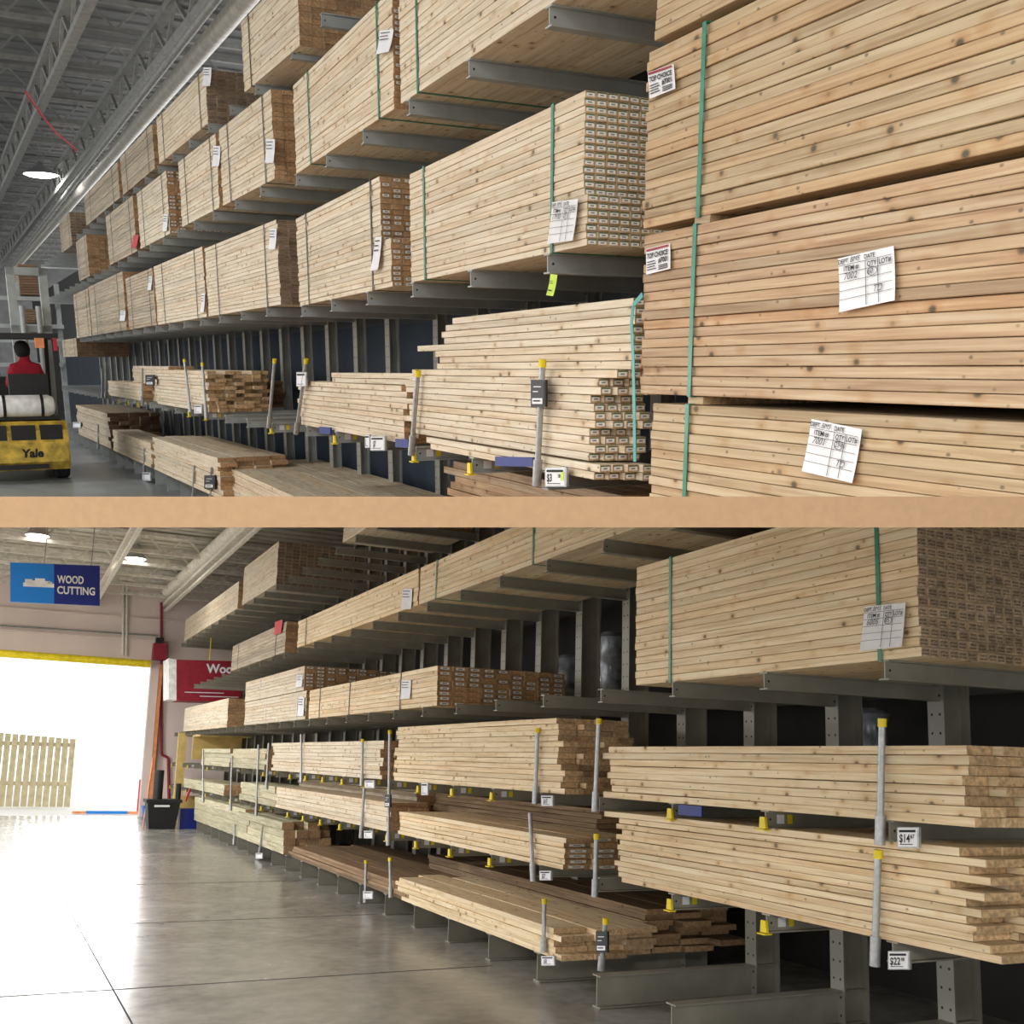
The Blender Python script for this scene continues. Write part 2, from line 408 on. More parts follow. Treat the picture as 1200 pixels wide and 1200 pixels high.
def stock_form(fr, T, px, parent, item, qty, sign, dept='BMS'):
    c, Q = card(fr, T, px, 'paper', parent)
    if c is None: return
    O = Vector((-.003, 0, 0))
    write(c, fr, Q, O, FORM + [('DEPT.', .02, .12, .085, .2, .012, 0), ('DATE', .50, .12, .085, .19, .012, 0), ('ITEM #', .12, .27, .095, .3, .015, 0), ('QTY', .55, .27, .095, .17, .015, 0), ('LOT#', .76, .27, .095, .21, .015, 0)], 'ink')
    write(c, fr, Q, O, [(dept, .24, .12, .1, .2, 0, .3), (item, .12, .43, .13, .32, 0, .25), (qty, .56, .41, .1, .16, 0, .2), ('O_', .64, .37, .085, 1.1, 0, 0), (sign, .66, .76, .13, .2, 0, .3)], 'bluegrey')
    wv = MB()
    for u in (.52, .74):
        a, b = quadmap(Q, u, .15)+O, quadmap(Q, u, .97)+O; w = (Q[1]-Q[0])*.006
        k = len(wv.v); wv.v += [a-w, a+w, b+w, b-w]; wv.face([k, k+1, k+2, k+3])
    obj('writing', wv, 'bluegrey', c, fr)
def brand_label(fr, T, px, parent):
    c, Q = card(fr, T, px, 'paper', parent, 'bundle_label', curl=.004)
    if c is None: return
    O = Vector((-.003, 0, 0))
    L = [('TOP CHOICE', .06, .40, .2, .88, .03, .12), ('#7001', .54, .66, .2, .4, .03, 0)]
    for k in range(4): L.append(('_', .06, .52+.1*k, .035, .34+.04*(k % 2), 0, 0))
    for k in range(3): L.append(('_', .54, .75+.07*k, .035, .38, 0, 0))
    write(c, fr, Q, O, L, 'ink')
    write(c, fr, Q, O, [('_', .04, .03, .09, .92, 0, 0)], 'red2')
def small_tag(fr, T, px, parent, mat='paper', lines=3):
    c, Q = card(fr, T, px, mat, parent, curl=.02)
    if c is None: return
    L = [('_', .12, .1+.14*k, .04, .7-.1*(k % 2), 0, 0) for k in range(lines)]
    if mat == 'paper': write(c, fr, Q, Vector((-.003, 0, 0)), L, 'bluegrey')

# ------------------------------------------------------------------ lumber
UT, FT, LT = 2.2, 2.719, 3.3
def bundle(fr, T, s0, s1, h0, rows, rh, cw, ncol, icol, wmat, emat, label, group=None, straps=(), smat='strap', jt=.004, js=.006, detail=True, cut=None, name='lumber_bundle'):
    """strapped pack: near end s0, far end s1; first icol columns of boards are parts, the rest one stuff part"""
    icol = min(icol, max(1, 100//rows), ncol)
    root = empty(name, fr, (T+ncol*cw/2, (s0+s1)/2, h0))
    rest = MB(); gap = min(.0022, rh*.06); shift = 0
    for r in range(rows):
        jr = rnd.uniform(-jt, jt); a = h0+r*rh; b = a+rh-gap
        if cut and r in cut: shift = cut[r]
        for c in range(ncol):
            t0 = T+c*cw+(jr if c == 0 else 0); t1 = T+(c+1)*cw-.003
            e0 = s0+rnd.uniform(-js, js)+shift; e1 = s1+rnd.uniform(-js, js)
            if c < icol and detail:
                mb = MB(); mb.board(t0, t1, e0, e1, a, b, .002)
                obj('board', mb, [wmat, emat], root, fr)
            else: rest.board(t0, t1, e0, e1, a, b, 0)
    if rest.v:
        o = obj('board', rest, [wmat, emat], root, fr)
        if o and detail: o['kind'] = 'stuff'
    H = rows*rh
    for sp in straps:
        mb = MB(); w = .011; tt = T-jt-.004; t1 = T+ncol*cw+.004
        mb.box(tt, tt+.002, sp-w, sp+w, h0-.002, h0+H+.002); mb.box(tt, t1, sp-w, sp+w, h0+H, h0+H+.003)
        mb.box(t1, t1+.002, sp-w, sp+w, h0-.002, h0+H+.002); mb.box(tt, t1, sp-w, sp+w, h0-.004, h0-.001)
        obj('strap', mb, smat, root, fr)
    tag(root, label, 'lumber bundle', group)
    return finish(root)
def clip_on(fr, T, x, y, parent, w=9, h=14):
    small_tag(fr, T, [(x-w/2, y-h/2), (x+w/2, y-h/2), (x+w/2, y+h/2), (x-w/2, y+h/2)], parent)

def loose(fr, T, s0, s1, h0, rows, rh, cols, cw, wmat, emat, label, group, js0=.05, js1=.04, jt=.012, lean=0, prune=None, sag=.0, name='loose_board'):
    """each loose board is a thing of its own"""
    n = 0
    for r in range(rows):
        for c in range(cols):
            if prune and prune(r, c): continue
            j = rnd.uniform(-jt, jt) if c == 0 else 0
            t0 = T+c*cw+j+(lean*r); t1 = T+(c+1)*cw-.004+j+(lean*r)
            a = s0+rnd.uniform(-js0, js0)*(1 if rnd.random() < .8 else 1.6); b = s1+rnd.uniform(-js1, js1)
            h = h0+r*rh; ph = rnd.uniform(-.002, .002); q = rnd.uniform(-.006, .006)
            mb = MB(); mb.board(t0, t1, a, b, h, h+rh-.002, .0018, 6, lambda u: (q*math.sin(u*3.1), ph*math.sin(u*6)-sag*(1-u)**2))
            o = obj(name, mb, [wmat, emat], None, fr)
            if o: tag(o, label, 'board', group); n += 1
    return n

# ------------------------------------------------------------------ racks
def ibeam(mb, t0, t1, s, top, H=.085, W=.058, th=.007):
    w = W/2
    mb.box(t0, t1, s-w, s+w, top-th, top); mb.box(t0, t1, s-w, s+w, top-H, top-H+th); mb.box(t0+.004, t1, s-th/2, s+th/2, top-H+th, top-th)
def rack(fr, T, s, levels, floor, top, label, caps=(), AL=1.15, H=.085, col=True):
    root = empty('rack_upright', fr, (T+AL, s, floor))
    if col:
        mb = MB(); t = T+AL; w = .055
        D = .19 if fr == 'L' else .1; mb.box(t+.012, t+D, s-.006, s+.006, floor, top); mb.box(t+D-.01, t+D+.002, s-w, s+w, floor, top)
        obj('column', mb, ('steelL' if fr == 'L' else 'steel'), root, fr)
        mb = MB(); mb.box(t, t+.012, s-w, s+w, floor, top); o = obj('column_flange', mb, 'perf', root, fr, base=(t, s, floor))
    for h in levels:
        g = h < floor+.35
        mb = MB()
        if g:
            HH = h-floor
            ibeam(mb, T, T+AL+.2, s, h, HH-.002, .09, .008)
            obj('base', mb, ('steelL' if fr == 'L' else 'steel'), root, fr)
            continue
        ibeam(mb, T, T+AL, s, h, H)
        a = obj('arm', mb, ('steelL' if fr == 'L' else 'steel'), root, fr)
        if a is None: continue
        mb = MB(); mb.tube((T+.03, s-.0045, h-H/2), (T+.03, s-.0033, h-H/2), .006, 8); obj('bolt_hole', mb, 'black', a, fr)
        if h in caps:
            mb = MB(); mb.prism([(s-.018, h-.03), (s+.018, h-.03), (s+.024, h-H), (s-.024, h-H)], 't', T-.016, T-.002); mb.box(T-.03, T+.012, s-.030, s+.030, h-H-.009, h-H-.003)
            obj('yellow_cap', mb, 'yellow', a, fr)
            mb = MB(); mb.box(T+.07, T+.115, s-.0045, s-.0037, h-H+.022, h-.02); obj('sticker', mb, 'paper', a, fr)
            mb = MB(); mb.box(T+.135, T+.165, s-.0045, s-.0037, h-H+.022, h-.02); obj('sticker', mb, 'yellow', a, fr)
    tag(root, label, 'rack upright', 'rack uprights ' + ('of the lower aisle' if fr == 'L' else 'of the upper aisle'))
    return finish(root)

def stake(fr, T, top, bot, label, group, cap=True, r=.0145, placard=None):
    """galvanised stake in a sleeve at an arm tip, given by the pixels of its two ends"""
    p1 = onT(fr, T, *top); p0 = onT(fr, T, *bot)
    root = empty('stake_pole', fr, p0)
    d = (p1-p0).normalized(); mb = MB(); mb.tube(p0+d*.03, p1-d*.01, r, 12); obj('tube', mb, 'galv', root, fr, smooth=True)
    L = (p1-p0).length
    mb = MB(); mb.tube(p0, p0+d*min(.12, L*.28), r*1.5, 12); obj('sleeve', mb, 'galv', root, fr, smooth=True)
    if cap:
        mb = MB(); mb.tube(p1-d*.035, p1, r*1.25, 12); obj('cap', mb, 'yellow', root, fr, smooth=True)
    tag(root, label, 'stake', group)
    finish(root)
def price(fr, T, px, txt, label, cents='', black=False, lime=False):
    x0, y0, x1, y1 = px; P = [(x0, y0), (x1, y0), (x1, y1), (x0, y1)]
    Q = [onT(fr, T, *p) for p in P]
    root = empty('price_sign', fr, (Q[2]+Q[3])/2)
    mb = MB(); b = (Q[1]-Q[0])*.07; z = (Q[0]-Q[3])*.07; th = Vector((.012, 0, 0))
    A = [Q[3]-b-z, Q[2]+b-z, Q[1]+b+z, Q[0]-b+z]
    mb.hexa([A[0], A[1], A[1]+th, A[0]+th, A[3], A[2], A[2]+th, A[3]+th]); obj('frame', mb, 'galv' if not black else 'black', root, fr)
    mb = MB(); o = Vector((-.002, 0, 0))
    mb.hexa([Q[3]+o, Q[2]+o, Q[2]+th*.2, Q[3]+th*.2, Q[0]+o, Q[1]+o, Q[1]+th*.2, Q[0]+th*.2]); c = obj('card', mb, 'black' if black else 'paper', root, fr)
    if c is None: return finish(root)
    o = Vector((-.004, 0, 0))
    if black:
        write(c, fr, Q, o, [('_', .1, .7, .24, .8, 0, 0), ('_', .2, .2, .04, .6, 0, 0), ('_', .15, .4, .04, .4, 0, 0)], 'paper')
        write(c, fr, Q, o+Vector((-.002, 0, 0)), [('_', .2, .78, .06, .55, 0, 0)], 'ink')
    else:
        L = [('_', .06, .07, .14, .88, 0, 0), ('_', .1, .86, .04, .7, 0, 0)]
        L.append((txt, .08 if cents else .2, .76, .46, .56, .02, 0))
        if cents: L.append((cents, .67, .54, .22, .26, .02, 0))
        write(c, fr, Q, o, L, 'ink')
        if lime: write(c, fr, Q, o, [('_', .82, .2, .5, .15, 0, 0)], 'lime')
    tag(root, label, 'price sign', None)
    return finish(root)

def arm_bracket(fr, T, s, h): pass

# ================================================================== UPPER AISLE
Ufl = -1.69
R3, R2, R1, SH = .494, 1.487, 2.32, -.46
ordn = ['nearest', 'second', 'third', 'fourth', 'fifth', 'sixth', 'seventh', 'eighth', 'ninth', 'tenth', 'eleventh', 'twelfth', 'thirteenth', 'fourteenth', 'fifteenth', 'sixteenth', 'seventeenth', 'eighteenth', 'nineteenth', 'twentieth',
        'twenty-first', 'twenty-second', 'twenty-third', 'twenty-fourth', 'twenty-fifth', 'twenty-sixth', 'twenty-seventh', 'twenty-eighth', 'twenty-ninth', 'thirtieth', 'thirty-first', 'thirty-second']
k = 0
for i in range(-1, 6):
    s = 4.27+.86*i
    lv = [R3, R2, 2.4, SH, -1.45] if i >= 0 else [R2]
    rack('U', UT, s, lv, Ufl, 3.3, f'grey rack upright with arms, {ordn[k]} beyond the tall right stack, upper aisle', caps=(SH,) if i in (1, 2, 4) else ()); k += 1
for i in range(1, 24):
    s = 8.61+.86*i
    rack('F', FT, s, [R3, 1.5, 2.32, -.53, -1.45], Ufl, 2.9, f'grey rack upright with arms, {ordn[k]} beyond the tall right stack, upper aisle', caps=(-.53,) if i in (1, 4, 5, 9, 10, 11) else ()); k += 1

def sU(x, y, T=UT): return onT('U', T, x, y).y
def sF(x, y, T=FT): return onT('F', T, x, y).y
def sL(x, y, T=LT): return onT('L', T, x, y).y

# right stack of three packs (and a fourth on top)
st = [sU(821, 150)]
b = bundle('U', UT, 1.45, 3.47, -.094, 17, .034, .09, 12, 1, 'red', 'e_tan', 'reddish fir bundle, middle pack of the tall stack at upper right', None, st, jt=.006)
stock_form('U', UT-.012, [(982, 303), (1047, 288), (1051, 352), (986, 366)], b, '7002', '60', 'TD')
brand_label('U', UT-.012, [(757, 292), (785, 285), (786, 315), (758, 322)], b)
b = bundle('U', UT+.01, 1.45, 3.5, .512, 18, .0338, .09, 12, 1, 'tan', 'e_tan', 'tan fir bundle on top of the reddish pack in the tall stack at right', None, st, jt=.006)
brand_label('U', UT-.002, [(759, 85), (789, 75), (792, 104), (762, 116)], b)
bundle('U', UT+.02, 1.45, 3.47, 1.15, 9, .0338, .09, 12, 1, 'tan', 'e_tan', 'tan bundle at the very top of the stack at upper right', None, [], jt=.004)
b = bundle('U', UT-.005, 1.45, 3.38, -.125-18*.034, 18, .034, .09, 12, 1, 'tan', 'e_tan', 'tan fir bundle at the bottom of the tall stack, below the reddish pack', None, st, jt=.006)
stock_form('U', UT-.018, [(951, 491), (1010, 503), (1001, 566), (942, 552)], b, '7001', '294', 'TD')
for s_, h_, lab in ((st[0]+.0, .484, 'short wooden runner block between the top and reddish packs at right'), (st[0], -.1245, 'short wooden runner block under the reddish pack at right')):
    mb = MB(); mb.board(UT+.01, UT+1.1, s_-.06, s_+.03, h_, h_+.027, .002)
    tag(obj('runner_block', mb, ['tan', 'e_tan'], None, 'U'), lab, 'wood block')

# row over the shelf: big labelled bundle and on into the distance
b = bundle('U', UT, sU(683, 293), sU(482, 330), R3, 21, .0284, .052, 18, 5, 'pale', 'e_label', 'pale stud bundle with rows of white end labels, left of the tall right stack', None, [sU(648, 220), sU(498, 260)], jt=.003, cut={0: -.03, 7: -.0, 14: .0})
stock_form('U', UT-.02, [(647, 237), (677, 233), (673, 282), (643, 286)], b, '17930', '20', '')
b = bundle('U', UT, sU(452, 336), sU(351, 354), R3, 21, .0318, .075, 12, 4, 'pale', 'e_stick', 'pale bundle with white stickers on brown ends, left of the labelled stud bundle', None, [sU(436, 260), sU(361, 300)], 'dstrap', cut={0: -.12, 9: .06})
small_tag('U', UT-.02, [(440, 278), (447, 277), (445, 316), (436, 318)], b)
def fb(x0, x1, yb, h0, rows, rh, wm, em, label, ncol=10, icol=3, straps=(.15, .8), sm='dstrap', detail=True, tags=(), T=FT):
    a, c = sF(x1, yb, T), sF(x0, yb, T)
    q = bundle('F', T, a+.03, c-.03, h0, rows, rh, .1, ncol, icol, wm, em, label, 'bundles of the upper aisle', [a+(c-a)*u for u in straps], sm, detail=detail, js=.01)
    for (x, y, w, h) in tags: clip_on('F', T-.012, x, y, q, w, h)
    return q
R3F = .49
fb(243, 330, 357, R3F, 20, .0345, 'pale', 'e_printd', 'pale bundle just beyond the sticker-ended one on the middle level', tags=((320, 280, 8, 24),))
fb(184, 243, 372, R3F, 19, .038, 'pale', 'e_brown', 'pale bundle on the middle level with a paper slip low at its right end', tags=((238, 355, 4, 22),))
fb(151, 184, 384, R3F, 18, .040, 'grey', 'e_brown', 'short pale bundle with wide gaps on the middle level, a slip near its top', tags=((176, 332, 4, 16),))
fb(108, 149.5, 391, R3F, 20, .042, 'grey', 'e_brown', 'brownish grey bundle on the middle level seen above the forklift mast end', tags=((144, 370, 6, 12),), detail=False)
fb(90, 108, 396, R3F, 18, .046, 'grey', 'e_brown', 'small far bundle at the left end of the middle level row', detail=False)
fb(73, 90, 405, R3F-.35, 9, .04, 'grey', 'e_dark', 'low grey bundle left of the small far bundle', detail=False)
# second level
b = bundle('U', UT, sU(462, 129), sU(347, 196), R2, 20, .0318, .075, 12, 3, 'pale', 'e_stick', 'pale bundle with brown sticker ends on the second level, below the top centre', None, [sU(444, 90), sU(363, 140)], 'strap')
small_tag('U', UT-.02, [(445, 36), (461, 34), (458, 61), (443, 64)], b)
b = bundle('U', UT, 3.35, sU(470, 126), R2, 19, .034, .075, 12, 1, 'pale', 'e_brown', 'near pale bundle on the second level running off the top of the upper view', None, [sU(490, 70), sU(800, 40)], 'strap')
fb(258, 323, 201, 1.5, 20, .0345, 'pale', 'e_brown', 'pale bundle on the second level with white slip, left of the green-strapped one', tags=((317, 177, 10, 28),), icol=4)
fb(211, 258, 235, 1.5, 19, .036, 'pale', 'e_brown', 'pale bundle on the second level, smaller one with a slip at its top right corner', tags=((254, 183, 8, 24),))
fb(163, 200, 272, 1.5, 18, .039, 'pale', 'e_stick', 'pale bundle on the second level with dark reddish striped end', tags=((194, 261, 5, 20),), icol=4)
q = fb(127, 161, 297, 1.5, 18, .04, 'grey', 'e_brown', 'greyish bundle on the second level with a red tag at its right end', detail=False)
small_tag('F', FT-.02, [(156, 276), (162, 275), (161, 290), (155, 291)], q, 'redpaper')
fb(93, 106, 333, 1.5, 14, .05, 'grey', 'e_brown', 'far short bundle on the second level with its brown end turned to view', detail=False, ncol=14)
# top level
fb(183, 245, 147, 2.32, 13, .0385, 'pale', 'e_printd', 'pale two-tier bundle with stencilled dark ends on the top level, left of centre', tags=((243, 90, 9, 22),), icol=6, straps=(.12, .85), ncol=11)
fb(141, 182, 195, 2.32, 13, .0385, 'grey', 'e_brown', 'pale bundle on the top level, middle of three in a row below the duct', detail=False)
fb(98, 141, 231, 2.32, 13, .037, 'grey', 'e_brown', 'greyish bundle on the top level, farthest of three in a row', detail=False)
fb(72, 85, 290, 2.2, 12, .05, 'grey', 'e_printd', 'far bundle on the top level beyond the row of three, dark end in view', detail=False, ncol=12)
bundle('F', FT, sF(352, 62), sF(287, 114), 2.32, 14, .04, .1, 10, 2, 'pale', 'e_brown', 'pale bundle on the top level cut by the top of the upper view', 'bundles of the upper aisle', [sF(295, 90)], 'dstrap')

# loose boards on the shelf above the middle of the upper view
g1 = 'loose studs on the near shelf of the upper aisle'
l1 = 'pale loose stud with a stickered end on the upper shelf beside the tall right stack'
sn = sU(700, 545); sf_ = sU(484, 515)
for r, (dt, dn, df) in enumerate([(0, .02, -.3), (.0, 0, -.25), (0, .1, 0), (0, .05, .05), (0, .08, .1), (0, .1, .05), (0, .02, .1), (0, .04, .1), (0, .06, .02), (0, .08, .1), (0, .0, .1), (.0, .02, .05), (.01, -.1, .0), (.045, -.55, -.3), (.045, -.55, -.35), (.045, -.6, -.3), (.045, -.6, .02), (.045, -.65, -.4), (.045, -.62, -.4), (.045, -.7, -.45), (.045, -.7, -.5)]):
    for c in range(4 if r < 13 else 3):
        h = SH+.001+r*.0345 + (.008 if r >= 2 else 0); a = sn+dn+rnd.uniform(-.02, .02)-(.12*c if r > 12 else 0.03*c); e = sf_+df+rnd.uniform(-.04, .04)
        if a < 3.6: a = 3.6+rnd.uniform(0, .03)
        q = rnd.uniform(-.006, .006); t0 = UT+.005+dt+c*.055+rnd.uniform(-.004, .004)*(c == 0)
        sag = .025 if r < 2 else 0
        mb = MB(); mb.board(t0, t0+.051, a, e, h, h+.032, .002, 6, lambda u: (q*math.sin(u*3), (.02*u if r >= 2 and r < 12 else 0)*0 - 0*sag))
        tag(obj('stud', mb, ['pale', 'e_label'], None, 'U'), l1, 'board', g1)
# far bearer strip filling the bottom so that they rest on the arms
loose('U', UT+.01, sU(474, 508), sU(350, 492), SH, 10, .036, 3, .08, 'pale', 'e_brown', 'pale loose board of the low pile left of the stickered studs on the upper shelf', 'low pile of boards on the upper shelf', .05, .05)
loose('U', UT+.03, sU(476, 500)-.3, sU(384, 440), SH+.361, 2, .036, 2, .09, 'pale', 'e_brown', 'longer pale board lying on top of the low pile on the upper shelf', 'two layers on top of the low pile')
loose('F', FT+.0, sF(244, 475), sF(184, 470), -.53, 11, .041, 7, .1, 'pale', 'e_tan', 'loose board in the ragged brown-ended stack at mid shelf of the upper aisle', 'ragged stack on the upper shelf', .10, .06, prune=lambda r, c: r > 9 and c in (1, 4))
loose('F', FT+.75, sF(296, 478, FT+.75), sF(240, 470, FT+.75), -.53, 8, .04, 2, .2, 'brown', 'e_dark', 'brown end board of the dark pile behind the ragged stack on the upper shelf', 'dark pile behind the ragged stack', .1, .05)
loose('F', FT+.15, sF(200, 462, FT+.15), sF(158, 460, FT+.15), -.53, 11, .045, 2, .17, 'pale', 'e_brown', 'pale board in the pile beyond the ragged stack, upper shelf', 'pile beyond the ragged stack', .06, .05)
loose('F', FT+.0, sF(168, 462), sF(127, 455), -.53, 5, .05, 2, .14, 'pale', 'e_brown', 'pale board in the low far pile on the upper shelf, left of the poles', 'low far pile on the upper shelf', .1, .05)
# ground level piles
gT = FT-.02
loose('F', gT, sF(132, 545, gT), sF(92, 505, gT), -1.45, 9, .068, 5, .17, 'grey', 'e_dark', 'greyish board of the big brown-ended pile on the floor arms beside the forklift', 'big pile beside the forklift', .1, .1)
loose('F', gT, sF(180, 565, gT), sF(134, 535, gT), -1.45, 7, .05, 3, .14, 'pale', 'e_brown', 'pale board of the second floor-level pile from the forklift', 'second floor-level pile', .05, .05)
loose('F', gT, sF(262, 625, gT), sF(183, 570, gT), -1.45, 9, .05, 4, .19, 'pale', 'e_brown', 'pale board of the third floor-level pile, below the ragged stack', 'third floor-level pile', .08, .1)
loose('U', UT-.05, sU(380, 760, UT-.05), sU(262, 640, UT-.05), -1.45, 8, .047, 6, .2, 'pale', 'e_brown', 'pale board of the wide flat pile at the bottom centre of the upper aisle', 'wide flat pile at floor level', .1, .15)
loose('U', UT+.35, 4.2, 6.3, -1.45, 19, .046, 5, .14, 'red', 'e_brown', 'reddish board of the low stack seen under the shelf next to the tall right stack', 'reddish low stack under the shelf', .1, .1, prune=lambda r, c: r < 14)
mb = MB(); mb.box(UT+.36, UT+1.04, 4.5, 6.1, -1.45, -1.45+.046*14-.004)
tag(obj('board_pile_core', mb, ['brown'], None, 'U'), 'dark solid pack of boards under the reddish low stack', 'lumber bundle')

# stakes and tags of the upper aisle
gs = 'stake poles of the upper aisle'
P = UT-.03
for (t_, b_, lab) in [((636, 421), (629, 569), 'tall grey stake with yellow cap and black card, in front of the stickered studs'),
                      ((490, 434), (482, 533), 'grey stake with yellow cap at the left end of the stickered studs'),
                      ((359, 421), (347, 508), 'leaning grey stake with yellow cap left of the low pile')]:
    stake('U', P, t_, b_, lab, gs)
P = FT-.03
for i, (t_, b_, lab) in enumerate([((322, 421), (315, 501), 'slim stake with yellow cap right of the ragged stack'), ((237, 425), (242, 490), 'leaning stake, right one of the pair at the ragged stack'),
                      ((216, 421), (223, 483), 'leaning stake, left one of the pair at the ragged stack'), ((167, 431), (167, 474), 'thin stake in front of the pile beyond the ragged stack'),
                      ((124, 424), (124, 466), 'thin far stake, right one of the two nearest the forklift mast'), ((120, 431), (120, 466), 'thin far stake, left one of the two nearest the forklift mast'),
                      ((115, 497), (115, 526), 'short stake in front of the big pile beside the forklift'), ((169, 525), (169, 553), 'short stake at the second floor-level pile'),
                      ((228, 545), (226, 588), 'short stake at the left of the third floor-level pile'), ((248, 547), (247, 590), 'short stake at the right of the third floor-level pile')]):
    stake('F', P, t_, b_, lab, gs, cap=i < 3)
price('U', UT-.03, (640, 549, 662, 569), '$3', 'white price card reading $3.78 with a lime strip, under the stickered studs', '78', lime=True)
price('U', UT-.05, (623, 447, 638, 475), '', 'black card on the tall stake in front of the stickered studs', black=True)
price('U', UT-.04, (435, 512, 450, 527), '$7', 'white price card below the low pile on the upper shelf')
price('U', UT-.03, (428, 510, 433, 524), '|', 'narrow blank white holder beside the price card below the low pile')
price('U', UT-.04, (348, 437, 358, 452), '', 'grey blank card on the leaning stake left of the low pile')
price('F', FT-.05, (171, 440, 180, 451), '', 'black card on the far pile in the upper aisle', black=True)
price('F', FT-.05, (228, 475, 236, 484), '$', 'white price card at the foot of the ragged stack')
price('F', FT-.04, (167, 554, 176, 563), '$', 'white price card at the second floor-level pile')
price('F', FT-.05, (240, 558, 251, 572), '', 'black and white card on the third floor-level pile', black=True)
price('F', FT-.05, (86, 495, 94, 501), '$', 'tiny price card by the big pile beside the forklift')
for (x0, y0, x1, y1, lab) in [(374, 500, 387, 508, 'dark blue sticker strip under the low pile, left one'), (463, 514, 478, 524, 'dark blue sticker strip under the low pile, right one'), (580, 535, 624, 546, 'long dark blue sticker strip under the stickered studs')]:
    A_ = [onT('U', UT-.02, *p) for p in ((x0, y1), (x1, y1+1), (x1, y0+1), (x0, y0))]; mb = MB(); o_ = Vector((.012, 0, 0))
    mb.hexa([A_[0], A_[1], A_[1]+o_, A_[0]+o_, A_[3], A_[2], A_[2]+o_, A_[3]+o_]); tag(obj('shelf_sticker', mb, 'blue', None, 'U'), lab, 'sticker')
# lime tag hanging and the teal strap end
c_, Q_ = card('U', UT-.01, [(645, 321), (653, 322), (650, 347), (642, 346)], 'lime', None, 'hanging_tag'); tag(c_, 'lime green tag hanging from the arm under the labelled stud bundle', 'tag')
write(c_, 'U', Q_, Vector((-.003, 0, 0)), [('_', .2, .72, .06, .5, 0, 0), ('_', .2, .4, .03, .5, 0, 0), ('_', .2, .3, .03, .4, 0, 0)], 'ink')
pts = [(753, 345), (742, 358), (740, 380), (742, 420), (743, 470), (744, 541)]
mb = MB(); pp = [onT('U', UT-.02, *p) for p in pts]
for a_, b_ in zip(pp, pp[1:]): mb.bar(a_, b_, .02, .002, up=(1, 0, 0))
tag(obj('loose_strap', mb, 'teal', None, 'U'), 'teal plastic strap hanging over the ends of the stickered studs', 'strap')

# upper hall
struct(obj('floor', (lambda m: (m.box(-14, 9, -3, 70, Ufl-.1, Ufl), m)[1])(MB()), 'floorU', None, 'F'), 'grey concrete floor of the upper aisle')
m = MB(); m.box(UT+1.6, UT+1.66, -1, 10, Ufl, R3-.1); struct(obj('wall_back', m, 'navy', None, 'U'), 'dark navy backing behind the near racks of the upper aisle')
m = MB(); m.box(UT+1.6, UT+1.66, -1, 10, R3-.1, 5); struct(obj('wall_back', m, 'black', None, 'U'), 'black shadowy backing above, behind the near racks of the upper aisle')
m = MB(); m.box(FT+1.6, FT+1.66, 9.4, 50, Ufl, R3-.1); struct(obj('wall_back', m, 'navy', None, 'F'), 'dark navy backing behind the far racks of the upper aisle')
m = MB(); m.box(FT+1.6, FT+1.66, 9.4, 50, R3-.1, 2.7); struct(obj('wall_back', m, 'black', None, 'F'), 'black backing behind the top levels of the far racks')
CH = 4.9
m = MB(); m.box(-12, 9, -6, 60, CH, CH+.1)
for i in range(140): m.box(-12, 9, -6+i*.45, -6+i*.45+.12, CH-.035, CH)
struct(obj('ceiling', m, 'ceil', None, 'F'), 'grey corrugated metal roof deck of the upper aisle')
m = MB(); m.box(-12, 9, 58, 58.2, Ufl, CH); struct(obj('wall_far', m, 'ceil', None, 'F'), 'grey far wall of the upper aisle')
for i in range(22):      # bar joists across
    s = 8+i*2.1; root = empty('bar_joist', 'F', (0, s, CH-.45))
    m = MB(); m.box(-11, 8, s-.05, s+.05, CH-.1, CH-.035); m.box(-11, 8, s-.04, s+.04, CH-.45, CH-.39); obj('chord', m, 'joist', root, 'F')
    m = MB()
    for j in range(26): x = -10.5+j*.7; m.bar((x, s, CH-.42), (x+.35, s, CH-.07), .03, mi=0); m.bar((x+.35, s, CH-.07), (x+.7, s, CH-.42), .03)
    obj('web', m, 'joist', root, 'F')
    tag(root, f'pale steel bar joist under the upper roof, {ordn[i]} from the camera', 'joist', 'bar joists of the upper roof')
for i, (t, nm) in enumerate(((3.2, 'beside the long duct'), (2.05, 'left of the long duct'), (-.6, 'at the far left'))):
    root = empty('roof_girder', 'F', (t, 25, CH-.95)); m = MB(); m.box(t-.07, t+.07, 5, 57, CH-.55, CH-.46); m.box(t-.06, t+.06, 5, 57, CH-1.0, CH-.92); obj('chord', m, 'joist', root, 'F')
    m = MB()
    for j in range(40): y = 6+j*1.3; m.bar((t, y, CH-.95), (t, y+.65, CH-.5), .045, up=(1, 0, 0)); m.bar((t, y+.65, CH-.5), (t, y+1.3, CH-.95), .045, up=(1, 0, 0))
    obj('web', m, 'joist', root, 'F'); tag(root, f'long steel roof girder {nm} in the upper hall', 'girder')
m = MB(); d_ = onH('F', 4.0, 256, 36) - onH('F', 4.0, 68, 256); m.tube(onH('F', 4.0, 256, 36)+d_*.55, onH('F', 4.0, 68, 256)-d_*1.1, .115, 20)
tag(obj('ceiling_duct', m, 'duct', None, 'F', smooth=True), 'long round pale duct running away under the upper ceiling', 'duct')
m = MB(); d_ = onH('F', 3.8, 225, 36) - onH('F', 3.8, 60, 250); m.tube(onH('F', 3.8, 225, 36)+d_*.5, onH('F', 3.8, 60, 250)-d_, .05, 10)
tag(obj('ceiling_pipe', m, 'joist', None, 'F', smooth=True), 'thin grey pipe beside the pale duct under the upper ceiling', 'pipe')
m = MB(); pp = [onH('F', 3.9, *p) for p in ((30, 108), (42, 125), (55, 143), (68, 158), (76, 164), (90, 176))]
for a_, b_ in zip(pp, pp[1:]): m.tube(a_, b_, .018, 8)
